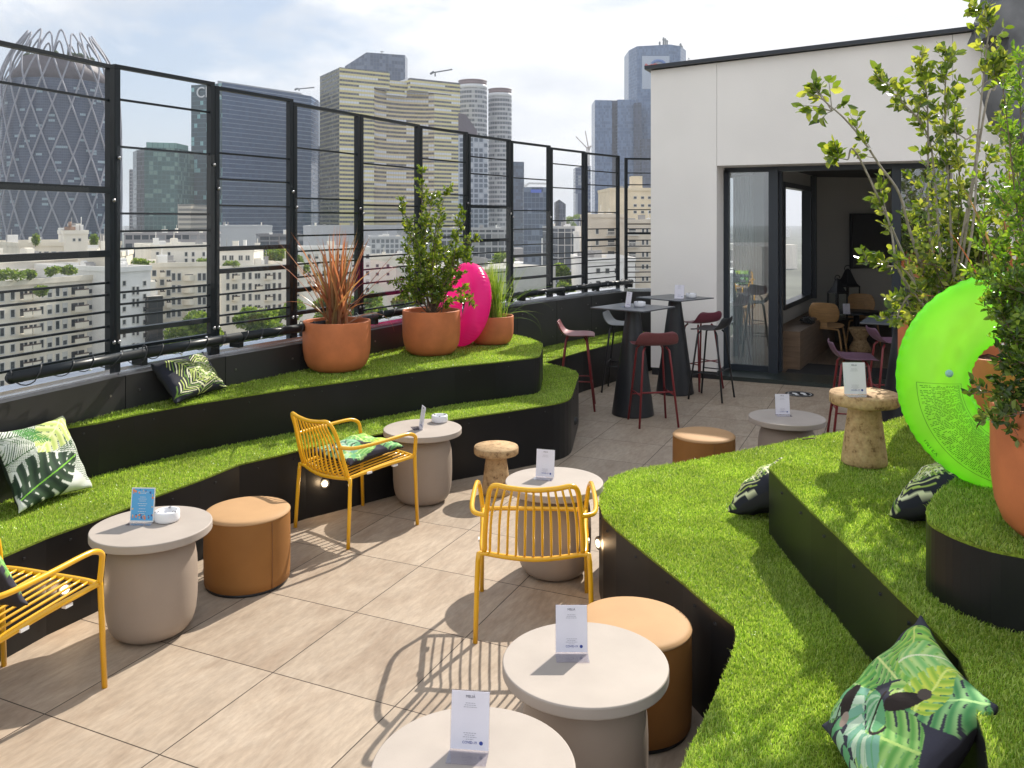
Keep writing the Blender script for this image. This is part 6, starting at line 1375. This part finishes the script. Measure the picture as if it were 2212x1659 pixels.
strap_leaves('few orange strap leaves among the shrubs at the right', W(2.1, 3.5, T3Z + .33), 16, (.6, .95), (.014, .024), 9, droop=1.0, spread=1.0)
gm = leaf_mat('feather_grass', (.10, .2, .02), (.2, .34, .05), (.38, .5, .14), .4, .4)
strap_leaves('feathery bright green grass spilling from the low bowl pot', W(-.19, 7.84, T2Z + .23), 430, (.3, .56), (.004, .008), 6, 'feather_grass', gm, .62, .9)
strap_leaves('long wispy green stems drooping right of the feathery grass', W(-.12, 7.82, T2Z + .23), 26, (.5, .7), (.005, .008), 16, 'wispy_grass', gm, 1.6, 1.3, dirs=[(R(YAW + g_), R(e_), L_, .006) for g_, e_, L_ in ((0, 45, .5), (-15, 30, .55), (12, 20, .5), (-30, 38, .42), (5, 60, .5), (-8, 12, .42), (20, 50, .45), (-20, 55, .5))])

def shrub(label, base, tips, leaf, lmat, seed, name='shrub', twigs=12, per=7, tw_len=(.06, .2), stem_r=.006, wob=.05, start=.25, aspect=.5, stem_mat=None, fine=False, group=None, bushy=1.0, zones=None):
    """tips: world points or lists of points the stems run through"""
    g = np.random.default_rng(seed); base = Vector(base); t = thing(name, label, 'shrub', tuple(base), 0, group); m = MB(); LP = []; LB = []
    for ti, tip in enumerate(tips):
        pts = [base + Vector((g.normal(0, .03), g.normal(0, .03), 0))] + ([Vector(q) for q in tip] if isinstance(tip, list) else [base.lerp(Vector(tip), .5) + Vector((g.normal(0, wob), g.normal(0, wob), g.normal(.03, wob))), Vector(tip)])
        pts = [p - base for p in pts]; path = catmull(pts, 8); m.tube(path, stem_r * g.uniform(.8, 1.2), 6, taper=.3)
        n = len(path); Ltot = sum((path[i + 1] - path[i]).length for i in range(n - 1)); ntw = max(3, int(twigs * Ltot))
        for k in range(ntw):
            s = start + (1 - start) * (k + g.random()) / ntw
            if zones and not any(a <= s <= b_ for a, b_ in zones[ti]): continue
            i = min(n - 2, int(s * (n - 1))); p = path[i].lerp(path[i + 1], g.random()); d = (path[i + 1] - path[i]).normalized()
            rv = Vector(g.normal(size=3)); q = (rv - d * rv.dot(d)).normalized(); td = (q * .9 + d * .8 + Vector((0, 0, .35))).normalized(); L = g.uniform(*tw_len) * (1.15 - .6 * s)
            e = p + td * L + Vector((0, 0, .1 * L)); mid = p.lerp(e, .5) + Vector(g.normal(size=3)) * .01; m.tube([p, mid, e], stem_r * .3, 4, taper=.4)
            for j in range(int(per * bushy)):
                f = (j + 1) / (per * bushy); lp = p.lerp(e, f) if not fine else p.lerp(e, f)
                for s_ in ((-1, 1) if j % 1 == 0 else (1,)):
                    sv = td.cross(Vector(g.normal(size=3))).normalized(); LP.append(lp); LB.append(td * .7 + sv * s_ * 1.0 + Vector((0, 0, .15)))
        for j in range(5): LP.append(path[-1] + Vector(g.normal(size=3)) * .006); LB.append((path[-1] - path[-2]).normalized() + Vector(g.normal(size=3)) * .6)
    m.build('branches', stem_mat or bark, t); V, Fq = leaf_quads(np.array([tuple(p) for p in LP]), leaf, g, np.array([tuple(p) for p in LB]), aspect, .22, .28)
    link('leaves', raw_mesh('leaves', V, Fq, lmat), t); return t
box_leaf = leaf_mat('shrub_leaf', (.045, .085, .015), (.12, .2, .022), (.30, .36, .06), .35, .22, (1.7, 1.6, .5))
oleaster = leaf_mat('oleaster_leaf', (.055, .10, .025), (.15, .23, .035), (.42, .46, .12), .42, .2, (1.7, 1.6, .5))
lime_leaf = leaf_mat('lentisk_leaf', (.06, .14, .02), (.15, .28, .03), (.32, .44, .07), .42, .25, (1.6, 1.6, .4))
dark_leaf = leaf_mat('dark_leaf', (.025, .05, .015), (.06, .11, .02), (.2, .27, .06), .3, .2)
def D3(u, v, d): return P(u, d, ZV(v, d))
g = np.random.default_rng(77)
tips = [D3(912, 372, 7.25), D3(965, 408, 7.2), D3(868, 432, 7.3), D3(998, 452, 7.1), D3(925, 470, 7.4), D3(890, 500, 7.1), D3(950, 480, 7.0), D3(1025, 520, 7.2), D3(868, 560, 7.1), D3(1012, 560, 7.3), D3(985, 520, 7.5), D3(905, 545, 7.0), D3(855, 610, 7.0), D3(1005, 620, 6.95), D3(940, 560, 7.0), D3(975, 590, 6.95), D3(890, 620, 6.95), D3(935, 420, 7.3), D3(880, 480, 7.4), D3(960, 540, 7.4), D3(1000, 590, 7.1), D3(915, 600, 7.0), D3(865, 640, 7.0), D3(1015, 650, 6.9)]
shrub('glossy green shrub with upright tips in the middle terracotta pot', W(-.69, 7.25, T2Z + .33), tips, .036, box_leaf, 21, twigs=26, per=6, tw_len=(.05, .15), stem_r=.006, aspect=.5)
B1 = W(2.37, 4.6, T2Z + .52)
S = [([D3(1985, 560, 4.5), D3(1960, 480, 4.45), D3(1941, 415, 4.4), D3(1901, 358, 4.35), D3(1862, 300, 4.3), D3(1820, 252, 4.25), D3(1785, 222, 4.25), D3(1762, 196, 4.25)], ((.52, .68), (.9, 1.0))), ([D3(1862, 352, 4.33), D3(1830, 345, 4.3), D3(1805, 340, 4.3)], ((.8, 1.0),)),
     ([D3(2008, 500, 4.6), D3(2005, 300, 4.6), D3(2001, 200, 4.6), D3(1985, 140, 4.6)], ((.4, 1),)), ([D3(2051, 433, 4.6), D3(2041, 233, 4.6), D3(2048, 113, 4.6)], ((.35, 1),)), ([D3(2100, 500, 4.4), D3(2112, 300, 4.4), D3(2128, 133, 4.4), D3(2135, 50, 4.4), D3(2108, 24, 4.4)], ((.5, .86), (.94, 1.))),
     ([D3(2020, 400, 4.6), D3(2000, 283, 4.6), D3(1935, 207, 4.5), D3(1895, 165, 4.5)], ((.5, .9), (.96, 1.))), ([D3(1950, 600, 4.4), D3(1925, 500, 4.4), D3(1902, 410, 4.4)], ((.6, 1),)), ([D3(1960, 590, 4.4), D3(1920, 575, 4.4), D3(1872, 568, 4.4)], ((.55, 1),)), ([D3(1975, 640, 4.4), D3(1945, 668, 4.4), D3(1938, 690, 4.4)], ((.3, 1),)), ([D3(2110, 330, 4.4), D3(2085, 300, 4.4), D3(2060, 285, 4.4)], ((.8, 1),)), ([D3(2125, 250, 4.4), D3(2150, 190, 4.4), D3(2165, 130, 4.4)], ((.6, 1),))]
shrub('tall sparse shrub with long grey branches reaching left across the white wall', B1, [a for a, _ in S], .054, oleaster, 31, 'tall_shrub', twigs=20, per=3, tw_len=(.05, .16), stem_r=.0085, aspect=.55, stem_mat=mat('grey_bark', (.3, .27, .23), .8, noise=(30, .3)), zones=[z for _, z in S])
tips = [D3(u, v, 4.6 + g.uniform(-.3, .3)) for u, v in ((2060, 200), (2030, 330), (1990, 400), (2075, 330), (2130, 330), (1962, 470), (2060, 430), (1950, 560), (1985, 560), (2030, 500), (2080, 490), (2120, 480), (1945, 640), (1990, 620), (2040, 590), (1965, 690), (2180, 420), (2200, 330), (2170, 220), (2130, 600), (2200, 540), (2010, 660))]
shrub('dense dark and lime shrub mass at the right in front of the white wall', B1 + Vector((.12, .05, 0)), tips, .045, oleaster, 32, 'dense_shrub', twigs=20, per=4, tw_len=(.06, .24), stem_r=.0045, aspect=.48, start=.2)
B2 = W(1.64, 2.45, T3Z + .35)
tips = [D3(u, v, 2.45 + g.uniform(-.12, .2)) for u, v in ((2128, 655), (2098, 585), (2120, 500), (2165, 520), (2145, 400), (2185, 300), (2165, 180), (2200, 130), (2225, 110), (2240, 260), (2200, 400), (2250, 420), (2195, 480), (2230, 560), (2175, 640), (2215, 700), (2270, 330), (2180, 760))]
shrub('fine leaved bright lime shrub filling the right picture edge', B2, tips, .021, lime_leaf, 33, 'fine_leaved_shrub', twigs=24, per=8, tw_len=(.05, .13), stem_r=.004, aspect=.42, start=.34)
tips = [D3(u, v, 2.38 + g.uniform(-.1, .12)) for u, v in ((2140, 600), (2165, 560), (2195, 600), (2160, 670), (2190, 690), (2180, 760), (2200, 780), (2230, 640), (2240, 720), (2175, 630), (2210, 530), (2195, 730), (2150, 640), (2205, 660))]
mid_leaf = leaf_mat('mid_leaf', (.035, .08, .015), (.09, .17, .025), (.24, .36, .06), .35, .18, (1.7, 1.6, .5))
shrub('glossy mid green bush hanging over the ring from the large pot', B2, tips, .022, mid_leaf, 35, 'glossy_bush', twigs=30, per=8, tw_len=(.04, .12), stem_r=.0035, aspect=.5, start=.3)
tips = [D3(u, v, 4.75 + g.uniform(-.15, .3)) for u, v in ((1975, 470), (2000, 520), (2030, 560), (2060, 520), (2100, 560), (1965, 600), (2000, 640), (2050, 630), (2090, 660), (2130, 520), (2160, 600), (1985, 690), (2110, 440), (2040, 450))]
shrub('dark leafy thicket behind the green ring beside the closed glass pane', B1 + Vector((.2, .2, 0)), tips, .045, dark_leaf, 36, 'thicket', twigs=26, per=4, tw_len=(.06, .22), stem_r=.004, aspect=.5, start=.15)
tips = [D3(u, v, 4.25) for u, v in ((1735, 228), (1752, 178), (1790, 172), (1828, 222), (1775, 258), (1745, 240))]
t0 = bpy.data.objects.get('tall_shrub'); rb = t0.location.copy(); m = MB(); LP = []; LB = []; g5 = np.random.default_rng(5)
for q in tips:
    a = D3(1797, 240, 4.25) - rb; b_ = q - rb; m.tube([a, a.lerp(b_, .5) + Vector((0, 0, .01)), b_], .0028, 5, taper=.5)
    for k in range(7): LP.append(a.lerp(b_, .35 + .65 * k / 6) + Vector(g5.normal(size=3)) * .008); LB.append((b_ - a).normalized() + Vector(g5.normal(size=3)) * .8)
m.build('branches', MATS['grey_bark'], t0); V, Fq = leaf_quads(np.array([tuple(p) for p in LP]), .06, g5, np.array([tuple(p) for p in LB]), .6, .2, .3); link('leaves', raw_mesh('leaves', V, Fq, oleaster), t0)
tips = [D3(u, v, 2.3 + g.uniform(-.08, .08)) for u, v in ((2100, 850), (2118, 895), (2155, 850), (2190, 840), (2165, 790), (2170, 900))]
shrub('small dark leaved twigs hanging over the rim of the large pot', B2, tips, .026, dark_leaf, 34, 'low_twigs', twigs=30, per=5, tw_len=(.04, .1), stem_r=.003, aspect=.55, start=.35)
tips = [D3(u, v, 2.75) for u, v in ((2150, 570), (2105, 610), (2175, 500), (2120, 520))]
tw = MB(); p = G(1755, 957, T1Z + .03); tw.T = Matrix.Translation(p) @ Matrix.Rotation(R(YAW - 15), 4, 'Z'); tw.tube([(-.06, 0, .02), (0, .01, .028), (.05, -.005, .02)], .005, 5); tw.tube([(0, .01, .025), (.03, .03, .03)], .003, 4); tag(tw.build('dry_twig', bark), 'small dry twig lying on the right lawn seat behind the corner', 'twig')
